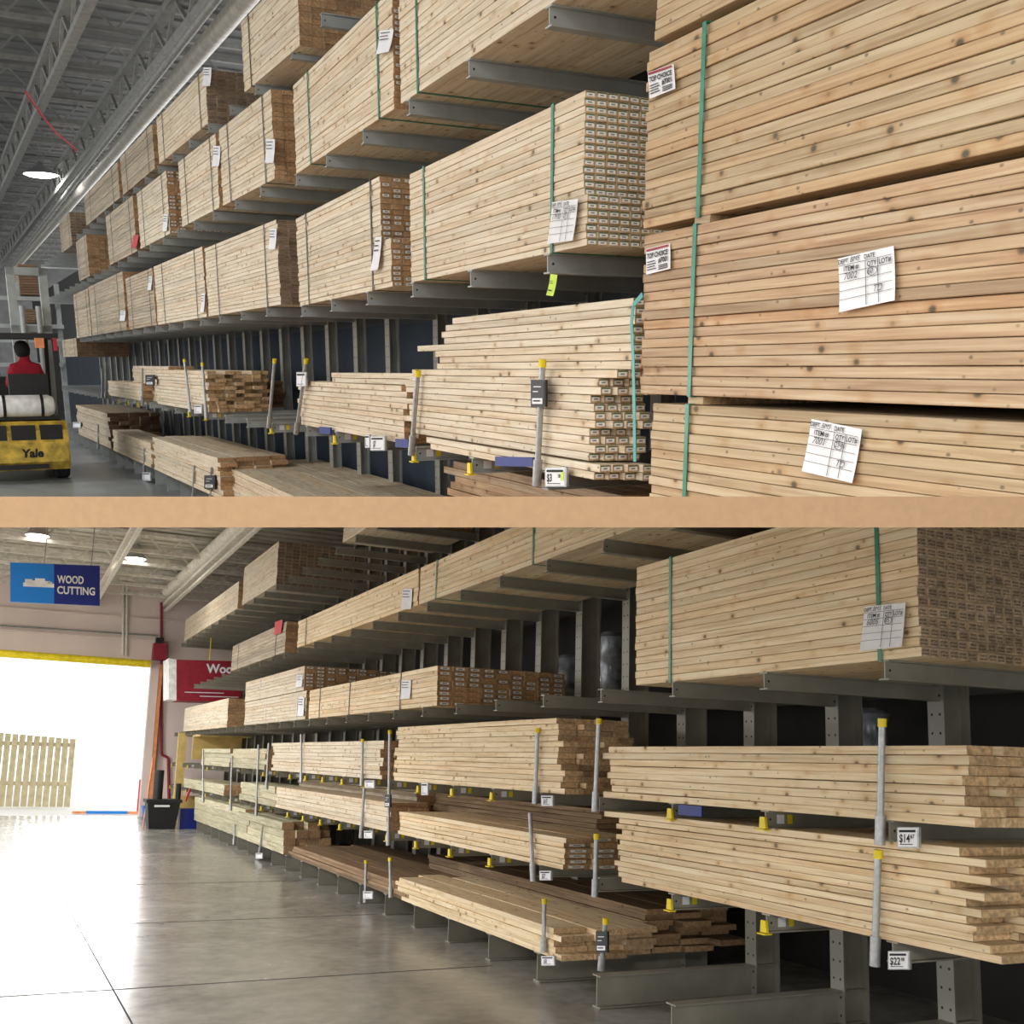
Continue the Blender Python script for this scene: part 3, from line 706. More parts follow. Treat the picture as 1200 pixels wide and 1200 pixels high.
tag(obj('red_cable', m, 'redpaper', None, 'F', smooth=True), 'red cable sagging under the roof at upper left', 'cable')
def highbay(fr, c, power, label, r=.28, area=None):
    root = empty('high_bay_lamp', fr, c); c = Vector(c)
    m = MB(); m.lathe(c, [(.06, .28), (.09, .2), (r*.75, .08), (r, 0), (r*.96, 0), (.08, .18)], 20); obj('shade', m, 'galv', root, fr, smooth=True, clip=False)
    m = MB(); m.lathe(c, [(r*.3, -.05), (r*.7, -.03), (r*.92, .005), (r*.5, .04)], 20); obj('lens', m, 'lamp', root, fr, smooth=True, clip=False)
    m = MB(); m.tube(c+Vector((0, 0, .25)), c+Vector((0, 0, .8)), .012, 8); obj('hanger', m, 'joist', root, fr, clip=False)
    if power:
        ld = bpy.data.lights.new('bulb', 'AREA'); ld.shape = 'DISK'; ld.size = area or r*2; ld.energy = power; ld.color = (1, .985, .96)
        lo = bpy.data.objects.new('bulb', ld); C.objects.link(lo); lo.parent = root; lo.location = (0, 0, -.09)
    tag(root, label, 'ceiling lamp', 'high bay lamps')
highbay('F', onH('F', 4.2, 48, 205), 60, 'glowing round high bay lamp at upper left under the roof', .4)
for i, (t, s, p) in enumerate(((-1.2, 1.0, 60), (-1.6, 6.5, 125), (-1.8, 12, 120), (-1.8, 18, 150), (-1.8, 25, 170))):
    highbay('F', (t, s, 3.2), p, f'high bay lamp hanging left of the aisle on the upper storey, {ordn[i]} one', .35, .9)

# forklift with its driver
def forklift():
    S = 16.75; base = Vector((1.15, S+.9, Ufl)); fr = 'F'
    root = empty('forklift', fr, base); tl, tr = .60, 1.76
    m = MB()
    prof = [(S, -1.52), (S-.06, -1.35), (S-.06, -.95), (S+.1, -.82), (S+1.0, -.80), (S+1.9, -.9), (S+2.2, -1.1), (S+2.2, -1.5)]
    m.prism(prof, 't', tl, tr); m.box(tl+.02, tr-.02, S-.09, S-.05, -1.40, -1.12)
    body = obj('body', m, 'ylift', root, fr)
    m = MB(); m.box(tl+.04, tr-.04, S+.1, S+2.0, -.80, -.74); obj('deck_cover', m, 'black', root, fr)
    for t in (tl+.09, tr-.09):
        for s in (S+.42, S+2.0):
            m = MB(); m.lathe((t, s, Ufl+.27), [(.1, -.1), (.24, -.1), (.27, -.07), (.27, .07), (.24, .1), (.1, .1)], 24, 't'); w = obj('wheel', m, 'rubber', root, fr, smooth=True)
            m = MB(); m.lathe((t, s, Ufl+.27), [(.13, -.11), (.13, .11)], 16, 't'); obj('hub', m, 'ylift', w, fr)
    m = MB(); m.lathe((1.14, S+.12, -.6), [(.03, -.5), (.12, -.47), (.155, -.4), (.155, .4), (.12, .47), (.03, .5)], 20, 't'); g = obj('gas_tank', m, 'white', root, fr, smooth=True)
    for t in (.95, 1.45):
        m = MB(); m.lathe((t, S+.12, -.6), [(.162, -.02), (.162, .02)], 20, 't'); obj('band', m, 'black', g, fr)
    m = MB()
    for t in (tl+.08, tr-.05):
        m.bar((t, S+.12, -.8), (t, S+.25, .36), .07, .08); m.bar((t, S+1.75, -.8), (t, S+1.45, .4), .06)
    m.box(tl+.02, tr, S+.2, S+1.5, .36, .43)
    obj('overhead_guard', m, 'black', root, fr)
    m = MB(); m.box(tr-.075, tr-.03, S+.08, S+.13, .18, .36); obj('tail_light', m, 'redpaper', root, fr)
    m = MB(); m.box(1.44, 1.56, S+.08, S+.14, .22, .36); m2 = obj('warning_light', m, 'orange', root, fr)
    m = MB()
    for t in (1.36, 1.84): m.box(t-.06, t+.06, S+2.25, S+2.4, -1.5, 1.5)
    m.box(1.3, 1.9, S+2.25, S+2.4, 1.38, 1.5); m.box(1.3, 1.9, S+2.25, S+2.4, .5, .6); m.tube((1.72, S+2.2, -1.2), (1.72, S+2.2, .9), .045); m.tube((1.48, S+2.2, -1.2), (1.48, S+2.2, .9), .045)
    obj('mast', m, 'steel', root, fr, smooth=False)
    m = MB(); m.box(.8, 1.5, S+1.9, S+2.1, -.8, -.2); m.tube((.9, S+1.7, -.45), (1.0, S+1.45, -.15), .03); obj('dashboard', m, 'black', root, fr)
    m = MB(); m.box(1.07, 1.61, S+.6, S+1.1, -.74, -.55); m.box(1.07, 1.61, S+.55, S+.68, -.55, -.15); obj('seat', m, 'black', root, fr)
    Q = [Vector((1.10, S-.095, -1.17)), Vector((1.50, S-.095, -1.17)), Vector((1.50, S-.095, -1.36)), Vector((1.10, S-.095, -1.36))]
    write(root, fr, Q, Vector((0, -.004, 0)), [('Yale', .02, .8, .62, .95, .04, .1)], 'ink')
    m = MB(); m.box(tl+.2, tr-.3, S-.065, S+.0, -1.50, -1.43); obj('bumper_slot', m, 'black', root, fr)
    m = MB(); m.box(1.38, 1.68, S-.07, S+.0, -1.08, -.87); m.box(1.0, 1.32, S-.07, S+.0, -1.08, -.87); m.box(.66, .94, S-.07, S+.0, -1.08, -.87); obj('rear_vent', m, 'black', root, fr)
    tag(root, 'scuffed yellow and black forklift with white gas tank on the upper aisle floor', 'forklift')
    # driver: one continuous skinned body, seated facing away
    bx, bs, bh = 1.34, S+.86, -.52
    J = [(0, 0, 0), (0, .02, .2), (0, 0, .42), (0, .0, .55), (0, .02, .66), (0, .03, .78),
         (.17, 0, .46), (.24, .12, .22), (.16, .38, .12), (-.17, 0, .46), (-.24, .12, .22), (-.16, .38, .12),
         (.11, .02, -.02), (.13, .42, .04), (.13, .5, -.2), (-.11, .02, -.02), (-.13, .42, .04), (-.13, .5, -.2)]
    E_ = [(0, 1), (1, 2), (2, 3), (3, 4), (4, 5), (2, 6), (6, 7), (7, 8), (2, 9), (9, 10), (10, 11), (0, 12), (12, 13), (13, 14), (0, 15), (15, 16), (16, 17)]
    R = [.15, .15, .16, .06, .09, .085, .075, .055, .035, .075, .055, .035, .095, .075, .05, .095, .075, .05]
    me = bpy.data.meshes.new('person'); me.from_pydata([(j[0], j[1], j[2]) for j in J], E_, []); o = bpy.data.objects.new('person', me); C.objects.link(o)
    o.matrix_world = GM[fr] @ Matrix.Translation((bx, bs, bh)); o['_b'] = (bx, bs, bh)
    o.modifiers.new('skin', 'SKIN'); o.modifiers.new('sub', 'SUBSURF').levels = 2; o.modifiers['sub'].render_levels = 2
    for i, r in enumerate(R): me.skin_vertices[0].data[i].radius = (r, r*.8 if i < 3 else r)
    me.skin_vertices[0].data[0].use_root = True
    me.materials.append(M['shirt']); tag(o, 'person in a red shirt with dark hair sitting on the forklift, seen from behind', 'person')
    m = MB(); m.lathe((bx, bs+.02, bh+.70), [(.03, -.09), (.09, -.05), (.112, .02), (.108, .09), (.07, .15), (.02, .17)], 18); h = obj('hair', m, 'hair', None, fr, smooth=True); h.parent = o; h.matrix_parent_inverse = Matrix(); h.location = Vector(h['_b'])-Vector((bx, bs, bh))
forklift()
# far cross stacks behind the forklift, left end of the aisle
def cross_stack(t0, t1, h0, h1, s, label, mat='grey', em='e_dark'):
    m = MB(); n = max(3, int((h1-h0)/.06)); cwid = .14
    for r in range(n):
        y = h0+r*(h1-h0)/n; m.board(t0, t0+.75*(t1-t0), s, s+3, y, y+(h1-h0)/n-.008, 0)
    o = obj('lumber_bundle', m, [mat, 'e_dark'], None, 'F'); tag(o, label, 'lumber bundle', 'far bundles behind the forklift')
def atS(x, y, S=30): p = onS('F', S, x, y); return p.x, p.z
for (x0, x1, y0, y1, lab) in [(24, 50, 310, 345, 'far bundle behind the forklift mast, topmost'), (26, 46, 362, 378, 'small far bundle behind the forklift mast, middle left'), (48, 64, 360, 376, 'small far bundle behind the forklift mast, middle right'), (36, 60, 383, 395, 'low far bundle behind the forklift mast, lowest')]:
    a_, hb = atS(x0, y1); b2, ht = atS(x1, y0)
    cross_stack(a_, b2, hb, ht, 30, lab, 'grey')
root = empty('far_rack', 'F', (2, 31, Ufl)); m = MB()
for y in (346, 379, 396, 425):
    a_, hh = atS(-30, y); b2, _ = atS(74, y); m.box(a_, b2, 29.9, 30.1, hh-.1, hh)
obj('shelf_beam', m, 'steel', root, 'F')
m = MB()
for x in (-25, 20, 66):
    a_, hh = atS(x, 330); m.box(a_-.06, a_+.06, 30.1, 30.25, Ufl, 2.0)
obj('post', m, 'steel', root, 'F'); tag(root, 'grey far rack across the end of the upper aisle behind the forklift', 'rack')

# ================================================================== DECK BETWEEN THE STOREYS
def deck():
    x = Vector((1, 0, 0)); f = Vector((0, 100, FPX)).normalized(); n = NC
    def P_(cx, z): return x*cx + f*(z/f.z)
    # left edge runs parallel to the lower aisle at t=-1.2
    def xl(z): return (-1.2 - Ld.z*z - Ld.y*z*100/FPX)/Ld.x
    poly = [P_(xl(ZF), ZF), P_(4.0, ZF), P_(9, 6), P_(9, 18), P_(xl(18), 18)]
    m = MB(); b = len(m.v)
    lo = [tof('L', p - n*TH/2) for p in poly]; hi = [tof('L', p + n*TH/2) for p in poly]
    m.v += lo+hi; k = len(poly)
    m.face(list(range(k))); m.face([k+i for i in range(k)][::-1])
    for i in range(k): j = (i+1) % k; m.face([i, k+i, k+j, j])
    struct(obj('trim_1', m, 'ply', None, 'L', clip=False), 'tan plywood edged deck between the upper and the lower aisle')
deck()

# ================================================================== LOWER AISLE
Lfl = -1.43
S1, S2, G = -.19, -.67, -1.24
for i in range(-2, 28):
    s = 3.30+.79*i
    lv = [1.43, .475, S1, S2, G] + ([2.5] if s > 8 else [])
    rack('L', LT, s, lv, Lfl, 3.2, f'grey rack upright with arms, {ordn[i+2]} from the right, lower aisle', caps=(S1, S2) if i not in (0, 3, 4) and (i < 14 or i % 3 == 0) else ())
sts = [sL(786, 730), sL(1030, 690)]
b = bundle('L', LT, 3.1, 5.26, .475, 17, .0418, .055, 20, 5, 'warm', 'e_print', 'big warm pine bundle with stencilled end at the right of the lower view', None, sts, jt=.003)
stock_form('L', LT-.02, [(1013, 711), (1061, 706), (1058, 758), (1009, 763)], b, '6005', '85', '')
def lb(x0, x1, yb, h0, rows, rh, wm, em, label, ncol=8, cw=.14, icol=3, straps=(.15, .85), sm='dstrap', detail=True, tags=(), s0=None, T=LT):
    a = sL(x1, yb, T) if s0 is None else s0; c = sL(x0, yb, T)
    q = bundle('L', T, a+.02, c-.02, h0, rows, rh, cw, ncol, icol, wm, em, label, 'bundles of the lower aisle', [a+(c-a)*u for u in straps], sm, detail=detail, js=.01)
    for (x, y, w, h) in tags: clip_on('L', T-.012, x, y, q, w, h)
    return q
lb(490, 780, 709, 1.43, 8, .044, 'warm', 'e_brown', 'long pine bundle with two green straps on the upper level of the lower aisle', s0=4.45, straps=(.48, .9), sm='strap', icol=1)
lb(348, 488, 756, 1.43, 8, .044, 'warm', 'e_brown', 'pine bundle with a white slip at its right end, left of the green-strapped pair', tags=((477, 702, 12, 24),), straps=(.9,))
q = lb(272, 334, 765, 1.43, 9, .048, 'grey', 'e_brown', 'greyish bundle with a red tag on the upper level, lower aisle', ncol=6)
if q: small_tag('L', LT-.02, [(322, 729), (331, 726), (330, 742), (322, 744)], q, 'redpaper')
lb(284, 323, 700, 2.5, 13, .05, 'pale', 'e_printd', 'tall pale bundle with a wide dark stencilled end, top level of lower aisle', ncol=12, cw=.11, icol=5, straps=(.8,), sm='wstrap')
lb(218, 278, 720, 2.5, 10, .048, 'pale', 'e_brown', 'pale bundle on the top level at the far end of the lower aisle', ncol=5, straps=())
lb(401, 440, 640, 2.5, 8, .044, 'pale', 'e_brown', 'whitish bundle at the top of the lower view right of the dark stencilled end', straps=(), icol=1)
lb(361, 512, 842, .475, 8, .044, 'warm', 'e_stick', 'pine bundle with wide sticker-marked brown end, middle level of lower aisle', ncol=9, icol=8, straps=(.22, .6, .88), tags=((476, 808, 11, 22),))
lb(286, 358, 846, .475, 8, .045, 'pale', 'e_brown', 'pale bundle under another on the middle level, lower aisle', straps=(.12, .6), sm='wstrap', tags=((353, 828, 7, 22),))
lb(285, 354, 846, .845, 7, .045, 'pale', 'e_stick', 'pale bundle stacked on top of another on the middle level, lower aisle', ncol=9, icol=5, straps=(.1, .7), sm='wstrap', tags=((351, 798, 7, 14),))
lb(215, 266, 853, .475, 9, .055, 'pale', 'e_brown', 'far pale bundle on the middle level under the red hanging sign', detail=False, straps=(), ncol=6)
# shelves of loose boards
def lo(x0, x1, yb, h0, rows, rh, cols, cw, wm, em, label, group, T=LT, **kw):
    kw['name'] = 'treated_timber' if wm == 'green' else 'plank' if 'floor-level' in group or 'floor level' in group else 'pine_board'
    return loose('L', T, sL(x1, yb, T), sL(x0, yb, T), h0, rows, rh, cols, cw, wm, em, label, group, **kw)
lo(711, 1140, 970, S1, 8, .0385, 3, .14, 'warm', 'e_tan', 'warm pine board of the right-hand pile on the first shelf, lower aisle', 'right-hand pile, first shelf', js0=.04, js1=.05)
lo(724, 1150, 1120, S2, 12, .0305, 2, .2, 'warm', 'e_tan', 'pine board of the ragged right-hand pile on the second shelf, lower aisle', 'ragged right-hand pile, second shelf', js0=.09, js1=.05)
lo(704, 1130, 1120, S2+12*.0305, 1, .034, 3, .24, 'warm', 'e_tan', 'wide pine plank lying on top of the ragged right-hand pile', 'top planks of the ragged pile', js0=.06, js1=.03)
lo(462, 656, 930, S1, 13, .0385, 4, .14, 'warm', 'e_tan', 'pine board of the tall middle pile with brown ragged ends, lower aisle', 'tall middle pile, first shelf', js0=.07, js1=.07)
lo(466, 662, 1018, S2, 6, .034, 3, .2, 'warm', 'e_stick', 'tan board of the front low pile on the second shelf, middle of lower aisle', 'front low pile, second shelf', js0=.03, js1=.03)
lo(494, 700, 1010, S2, 10, .036, 2, .2, 'brown', 'e_brown', 'brown board of the pile behind the front low pile, second shelf', 'brown pile behind the front low pile', T=LT+.61, js0=.05, js1=.06)
lo(317, 446, 914, S1, 9, .042, 3, .14, 'pale', 'e_brown', 'pale board of the left pile on the first shelf, lower aisle', 'left pile, first shelf', js0=.06, js1=.12)
lo(320, 455, 972, S2, 6, .045, 2, .2, 'pale', 'e_brown', 'pale front board of the left pile on the second shelf, lower aisle', 'left front pile, second shelf', js0=.04, js1=.1)
lo(347, 486, 975, S2, 9, .045, 2, .25, 'grey', 'e_brown', 'greyish board of the back pile on the second shelf, left of centre', 'left back pile, second shelf', T=LT+.41, js0=.06, js1=.1)
lo(272, 311, 905, S1, 4, .075, 3, .2, 'green', 'e_brown', 'grey-green timber on the first shelf near the far end, right group', 'far timbers right, first shelf', js0=.05)
lo(236, 270, 900, S1, 4, .075, 3, .2, 'green', 'e_brown', 'grey-green timber on the first shelf near the far end, left group', 'far timbers left, first shelf', js0=.12)
lo(280, 322, 952, S2, 3, .09, 3, .2, 'green', 'e_brown', 'grey-green timber on the second shelf, right far group', 'far timbers right, second shelf', js0=.1)
lo(214, 262, 940, S2, 2, .09, 3, .2, 'green', 'e_brown', 'single-file grey-green timber on the second shelf, far left group', 'far timbers left, second shelf', js0=.05)
lo(277, 330, 998, G, 4, .1, 4, .16, 'green', 'e_brown', 'treated square timber of the right floor-level group near the far end', 'treated timbers right, floor level', js0=.15)
lo(226, 288, 978, G, 4, .11, 3, .18, 'green', 'e_brown', 'treated square timber of the left floor-level group near the far end', 'treated timbers left, floor level', js0=.2)
lo(338, 490, 1032, G, 4, .036, 6, .2, 'brown', 'e_dark', 'dark weathered plank of the wide floor-level pile, left of centre, lower aisle', 'dark weathered planks, floor level', js0=.12, js1=.15)
lo(465, 655, 1118, G, 5, .038, 3, .24, 'warm', 'e_tan', 'light plank of the front floor-level pile, middle of lower aisle', 'front floor-level pile', js0=.07, js1=.2)
lo(500, 760, 1090, G, 7, .040, 3, .24, 'brown', 'e_brown', 'brown plank of the pile behind the front floor-level pile, lower aisle', 'back floor-level pile', T=LT+.74, js0=.1, js1=.1)
# stakes of the lower aisle
gs = 'stake poles of the lower aisle'; P = LT-.03
for i, (t_, b_, c_, lab) in enumerate([((702, 842), (697, 951), 1, 'grey stake with yellow cap between the tall middle pile and the right-hand pile'), ((1034, 842), (1031, 990), 1, 'tall grey stake with yellow cap before the right-hand pile, first shelf'),
        ((1029, 996), (1025, 1132), 1, 'grey stake with yellow cap before the ragged right-hand pile'), ((630, 853), (627, 942), 1, 'slim stake before the tall middle pile'),
        ((621, 951), (625, 1033), 0, 'leaning slim stake before the front low pile'), ((699, 977), (697, 1051), 1, 'stake with yellow cap left of the ragged pile'),
        ((638, 1053), (637, 1116), 1, 'short stake with yellow cap at the front floor-level pile'), ((710, 1076), (704, 1137), 1, 'short stake carrying a black card right of the floor-level pile'),
        ((457, 856), (455, 991), 1, 'long stake passing two shelves, left of the tall middle pile'), ((425, 866), (424, 921), 1, 'thin stake before the left pile, first shelf'), ((427, 922), (423, 982), 0, 'thin stake before the left front pile, second shelf'),
        ((353, 860), (353, 917), 0, 'thin stake at the left end of the left pile'), ((429, 1008), (428, 1058), 1, 'short stake at the dark weathered planks, left one'), ((457, 1005), (458, 1052), 1, 'short stake at the dark weathered planks, right one'),
        ((272, 885), (270, 950), 0, 'thin far stake right of the plywood rack end'), ((238, 878), (238, 940), 0, 'thin far stake in front of the plywood rack end'), ((303, 872), (300, 956), 0, 'thin far stake before the grey-green timbers'), ((315, 870), (312, 925), 0, 'thin far stake left of the left pile'),
        ((308, 968), (304, 1002), 0, 'short far stake before the treated timbers, right one'), ((275, 965), (274, 990), 0, 'short far stake before the treated timbers, left one')]):
    stake('L', P, t_, b_, lab, gs, cap=bool(c_))
Pp = LT-.05
price('L', Pp, (1053, 971, 1075, 992), '$14', 'white price card reading $14.67 on the first shelf at right', '67')
price('L', Pp, (1042, 1116, 1064, 1135), '$22', 'white price card reading $22.98 low at right', '98')
price('L', Pp, (635, 933, 647, 944), '$17', 'white price card reading 17 under the tall middle pile')
price('L', Pp, (633, 1021, 645, 1031), '$27', 'white price card reading 27 under the front low pile')
price('L', Pp, (635, 1121, 649, 1131), '$31', 'white price card reading 31 at the front floor-level pile')
price('L', Pp, (699, 1093, 711, 1115), '', 'black and white card on the short stake right of the floor-level pile', black=True)
price('L', Pp, (451, 932, 457, 945), '', 'small black card on the long stake left of centre', black=True)
price('L', Pp, (428, 915, 438, 923), '$', 'small price card under the left pile on the first shelf')
price('L', Pp, (427, 974, 436, 982), '$', 'small price card under the left front pile on the second shelf')
price('L', Pp, (426, 1045, 436, 1053), '$', 'small price card at the dark weathered planks')
price('L', Pp, (494, 918, 501, 931), '|', 'blank white holder under the tall middle pile')
price('L', Pp, (300, 1000, 307, 1006), '$', 'tiny price card at the treated timbers')
A_ = [onT('L', LT-.02, *p) for p in ((795, 955), (822, 957), (822, 945), (795, 943))]; m = MB(); o_ = Vector((.012, 0, 0))
m.hexa([A_[0], A_[1], A_[1]+o_, A_[0]+o_, A_[3], A_[2], A_[2]+o_, A_[3]+o_]); tag(obj('shelf_sticker', m, 'blue', None, 'L'), 'dark blue sticker strip under the right-hand pile beside a yellow cap', 'sticker')

# goods seen behind the racks, then pale blocks for the lit gaps
gy = lambda x, y: onT('L', LT+1.75, x, y).y
root_goods = [(gy(716, 760), .56, 1.25, 'tall stretch-wrapped roll on the shelf behind the racks, lower aisle'), (gy(668, 760), .56, 1.1, 'stretch-wrapped roll behind the racks, left one'), (gy(1016, 830), -.14, .42, 'stretch-wrapped pack behind the racks above the right-hand pile')]
for (s, h0, h1, lab) in root_goods:
    m = MB(); n = 7; pr = [(.09, h0)] + [(.13+.02*math.sin(i*2.3), h0+(h1-h0)*(i+.5)/n) for i in range(n)] + [(.1, h1)]
    m.lathe((LT+1.75, s, 0), pr, 18); tag(obj('wrapped_roll', m, 'wrap', None, 'L', smooth=True), lab, 'wrapped goods')
for k_, s in enumerate((gy(775, 845), gy(950, 845), gy(860, 845))):
    m = MB(); m.box(LT+1.55, LT+1.9, s-.25, s+.2, -.155, .12); m.box(LT+1.54, LT+1.55, s-.1, s+.1, -.05, .05); h = 0
    tag(obj('boxed_goods', m, 'wrap', None, 'L'), f'grey box on a ledge behind the lower racks, {("left one", "right one", "middle one")[k_]} of three', 'box')
m = MB(); m.box(LT+1.5, LT+2.1, -1, 26, .50, .54); m.box(LT+1.5, LT+2.1, -1, 26, -.2, -.16)
tag(obj('back_shelf', m, 'steel', None, 'L'), 'long grey shelves on the far side of the lower racks', 'shelf')

for k_, (x, y0, y1, h0) in enumerate(((488, 775, 795, .56), (512, 770, 792, .56), (540, 768, 790, .56), (572, 765, 790, .56), (606, 762, 790, .56))):  # pale blocks imitate light from the far side showing between the columns
    s = gy(x, 780); m = MB(); m.box(LT+1.6, LT+1.9, s-.13, s+.13, .545, .80); m.box(LT+1.6, LT+1.9, s-.10, s+.10, .80, 1.02)
    tag(obj('lit_gap_block', m, 'white' if k_ % 2 else 'wrap', None, 'L'), f'pale blocks painting the lit gaps behind the lower racks, {ordn[k_]} of five from the left', 'lit_gap')
# lower hall shell
SE = 25.6
struct(obj('floor', (lambda m: (m.box(-12, 8, -4, SE, Lfl-.12, Lfl), m)[1])(MB()), 'floorL', None, 'L'), 'polished grey concrete floor of the lower aisle')
def joint(a_, b_, name):
    m = MB(); d = (b_-a_).normalized()*.0; m.bar(a_+Vector((0, 0, .0)), b_, .008, .002); o = obj(name, m, 'rubber', None, 'L'); struct(o)
joint(Vector((.42, 19.0, Lfl+.001)), Vector((.75, 5.0, Lfl+.001)), 'trim_2')
for i, s in enumerate((7.0, 9.6, 12.4)): joint(Vector((-6, s, Lfl+.001)), Vector((3.25, s+.05, Lfl+.001)), f'trim_{3+i}')
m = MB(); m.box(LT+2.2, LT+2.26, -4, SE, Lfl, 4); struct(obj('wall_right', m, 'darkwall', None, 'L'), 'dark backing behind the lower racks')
LC = 3.95
m = MB(); m.box(-10, 8, 8, SE+.3, LC, LC+.1)
for i in range(46): m.box(-10, 8, 8+i*.38, 8+i*.38+.1, LC-.03, LC)
struct(obj('ceiling', m, 'lceil', None, 'L'), 'pale corrugated ceiling of the lower aisle')
# end wall with the door opening
dR = onS('L', SE, 176, 800).x; dT = onS('L', SE, 150, 777).z; dLx = -1.6
m = MB(); m.box(dR, 9, SE, SE+.3, Lfl, LC); m.box(-10, dLx, SE, SE+.3, Lfl, LC); m.box(dLx, dR, SE, SE+.3, dT, LC)
for z in (dT+.55, dT+1.05): m.box(dLx, dR+.5, SE-.05, SE, z, z+.03)
struct(obj('wall_end', m, 'wall', None, 'L'), 'pinkish grey end wall above and beside the bright loading door')
m = MB(); m.box(dR-.02, dR+.16, SE-.12, SE, Lfl, dT); struct(obj('trim_6', m, 'wall', None, 'L'), 'pink edged door jamb')
m = MB(); m.box(dR+.17, dR+.24, SE-.14, SE, Lfl, dT); struct(obj('trim_7', m, 'orange', None, 'L'), 'orange vertical strip beside the door')
m = MB(); m.tube((dLx-.3, SE-.2, dT+.04), (dR-.05, SE-.2, dT-.01), .085, 16); tag(obj('door_bar', m, 'yellow', None, 'L', smooth=True), 'yellow horizontal bar over the bright door opening', 'bar')
m = MB(); m.box(dR-.02, dR+.28, SE-.3, SE-.02, dT+.1, dT+.48); fbx = obj('alarm_box', m, 'red2', None, 'L'); tag(fbx, 'dark red box on the wall at the top corner of the door', 'box')
m = MB(); m.box(dR+.03, dR+.2, SE-.25, SE-.05, dT+.48, dT+.62); obj('top_unit', m, 'black', fbx, 'L')
def pipe(pts, r, mat, name, lab, cat='pipe'):
    m = MB()
    for a_, b_ in zip(pts, pts[1:]): m.tube(a_, b_, r, 8)
    tag(obj(name, m, mat, None, 'L', smooth=True), lab, cat)
W = SE-.05
pipe([onS('L', W, 189, 706), onS('L', W, 189, 884), onS('L', W, 197, 888), onS('L', W, 198, 950)], .03, 'red2', 'red_pipe', 'thin red pipe down the end wall right of the door')
pipe([onS('L', W, 145, 684), onS('L', W, 144, 768)], .03, 'ljoist', 'conduit', 'vertical conduit above the door, left one of two'); pipe([onS('L', W, 149, 684), onS('L', W, 148, 768)], .03, 'ljoist', 'conduit', 'vertical conduit above the door, right one of two')
pipe([onS('L', W, 0, 733), onS('L', W, 186, 745)], .02, 'joist', 'conduit', 'horizontal conduit across the wall above the door')
for i in range(5):
    s = 19.4+i*1.35; root = empty('bar_joist', 'L', (0, s, LC-.4))
    m = MB(); m.box(-9, 7, s-.05, s+.05, LC-.1, LC-.03); m.box(-9, 7, s-.04, s+.04, LC-.42, LC-.36); obj('chord', m, 'ljoist', root, 'L')
    m = MB()
    for j in range(22): x = -9+j*.7; m.bar((x, s, LC-.39), (x+.35, s, LC-.06), .03); m.bar((x+.35, s, LC-.06), (x+.7, s, LC-.39), .03)
    obj('web', m, 'ljoist', root, 'L'); tag(root, f'pale bar joist under the lower ceiling, {ordn[i]} from the front', 'joist', 'bar joists of the lower ceiling'); finish(root)
for t, nm in ((1.45, 'over the wood cutting sign'), (3.0, 'beside the pale round duct')):
    m = MB(); m.box(t-.07, t+.07, 10, SE, LC-.52, LC-.44); m.box(t-.03, t+.03, 10, SE, LC-.65, LC-.6); tag(obj('roof_girder', m, 'ljoist', None, 'L'), f'pale long girder {nm} in the lower hall', 'girder')
m = MB(); a_, b_ = onH('L', 3.6, 196, 693), onH('L', 3.6, 290, 606); m.tube(a_, b_, .11, 18); tag(obj('ceiling_duct', m, 'ljoist', None, 'L', smooth=True), 'pale round duct under the lower ceiling pointing to the top racks', 'duct')
def lamp_at(x, y, H, lab):
    p = onH('L', H, x, y); highbay('L', p, 40, lab, .2)
lamp_at(159, 655, 3.62, 'glowing lamp under the lower ceiling right of the wood cutting sign')
lamp_at(44, 628, 3.6, 'glowing lamp at the top left of the lower view above the blue sign')
for i, (t, s, h, p) in enumerate(((-2.6, -2.0, 2.0, 420), (-3.2, 3.5, 2.2, 390), (-3.2, 9, 2.6, 390), (-3.2, 15, 2.8, 460), (-3.0, 21, 2.8, 620))):  # added lamps, hung low and out of view to shine in under the deck
    highbay('L', (t, s, h), p, f'added fill lamp out of view left of the lower aisle, {ordn[i]} one', .35, .9)
# hanging signs
S = 14.0; Qs = [onS('L', S, *p) for p in ((12, 659), (117, 663), (117, 710), (12, 705))]
root = empty('hanging_sign', 'L', (Qs[2]+Qs[3])/2); th = Vector((0, .05, 0))
def slab_q(Q, th, mat, name, parent, off=Vector((0, 0, 0))):
    m = MB(); A = [q+off for q in Q]; m.hexa([A[3], A[2], A[2]+th, A[3]+th, A[0], A[1], A[1]+th, A[0]+th]); return obj(name, m, mat, parent, 'L')
def subq(Q, u0, u1, v0=0, v1=1): return [quadmap(Q, u0, v0), quadmap(Q, u1, v0), quadmap(Q, u1, v1), quadmap(Q, u0, v1)]
ub = (62.5-12)/105
slab_q(subq(Qs, 0, ub), th, 'skyblue', 'light_blue_panel', root); pn = slab_q(subq(Qs, ub, 1), th, 'signblue', 'dark_blue_panel', root)
write(root, 'L', Qs, Vector((0, -.006, 0)), [('WOOD', (66-12)/105, .47, .19, .3, .03, 0), ('CUTTING', (66-12)/105, .74, .19, .43, .03, 0)], 'white')
m = MB(); O = Vector((0, -.006, 0))
for (u0, u1, v0, v1) in [(.14, .48, .50, .60), (.2, .44, .44, .50), (.27, .38, .38, .44), (.16, .24, .41, .5), (.41, .46, .46, .5)]:
    A = [q+O for q in subq(Qs, u0, u1, v0, v1)]; b_ = len(m.v); m.v += A; m.face([b_, b_+1, b_+2, b_+3])
obj('building_emblem', m, 'white', root, 'L')
m = MB(); m.tube(quadmap(Qs, .37, 0), quadmap(Qs, .37, 0)+Vector((0, 0, .5)), .006, 6); m.tube(quadmap(Qs, .9, 0), quadmap(Qs, .9, 0)+Vector((0, 0, .5)), .006, 6); obj('hanger', m, 'joist', root, 'L')
tag(root, 'blue hanging sign reading WOOD CUTTING with a white building emblem', 'sign')
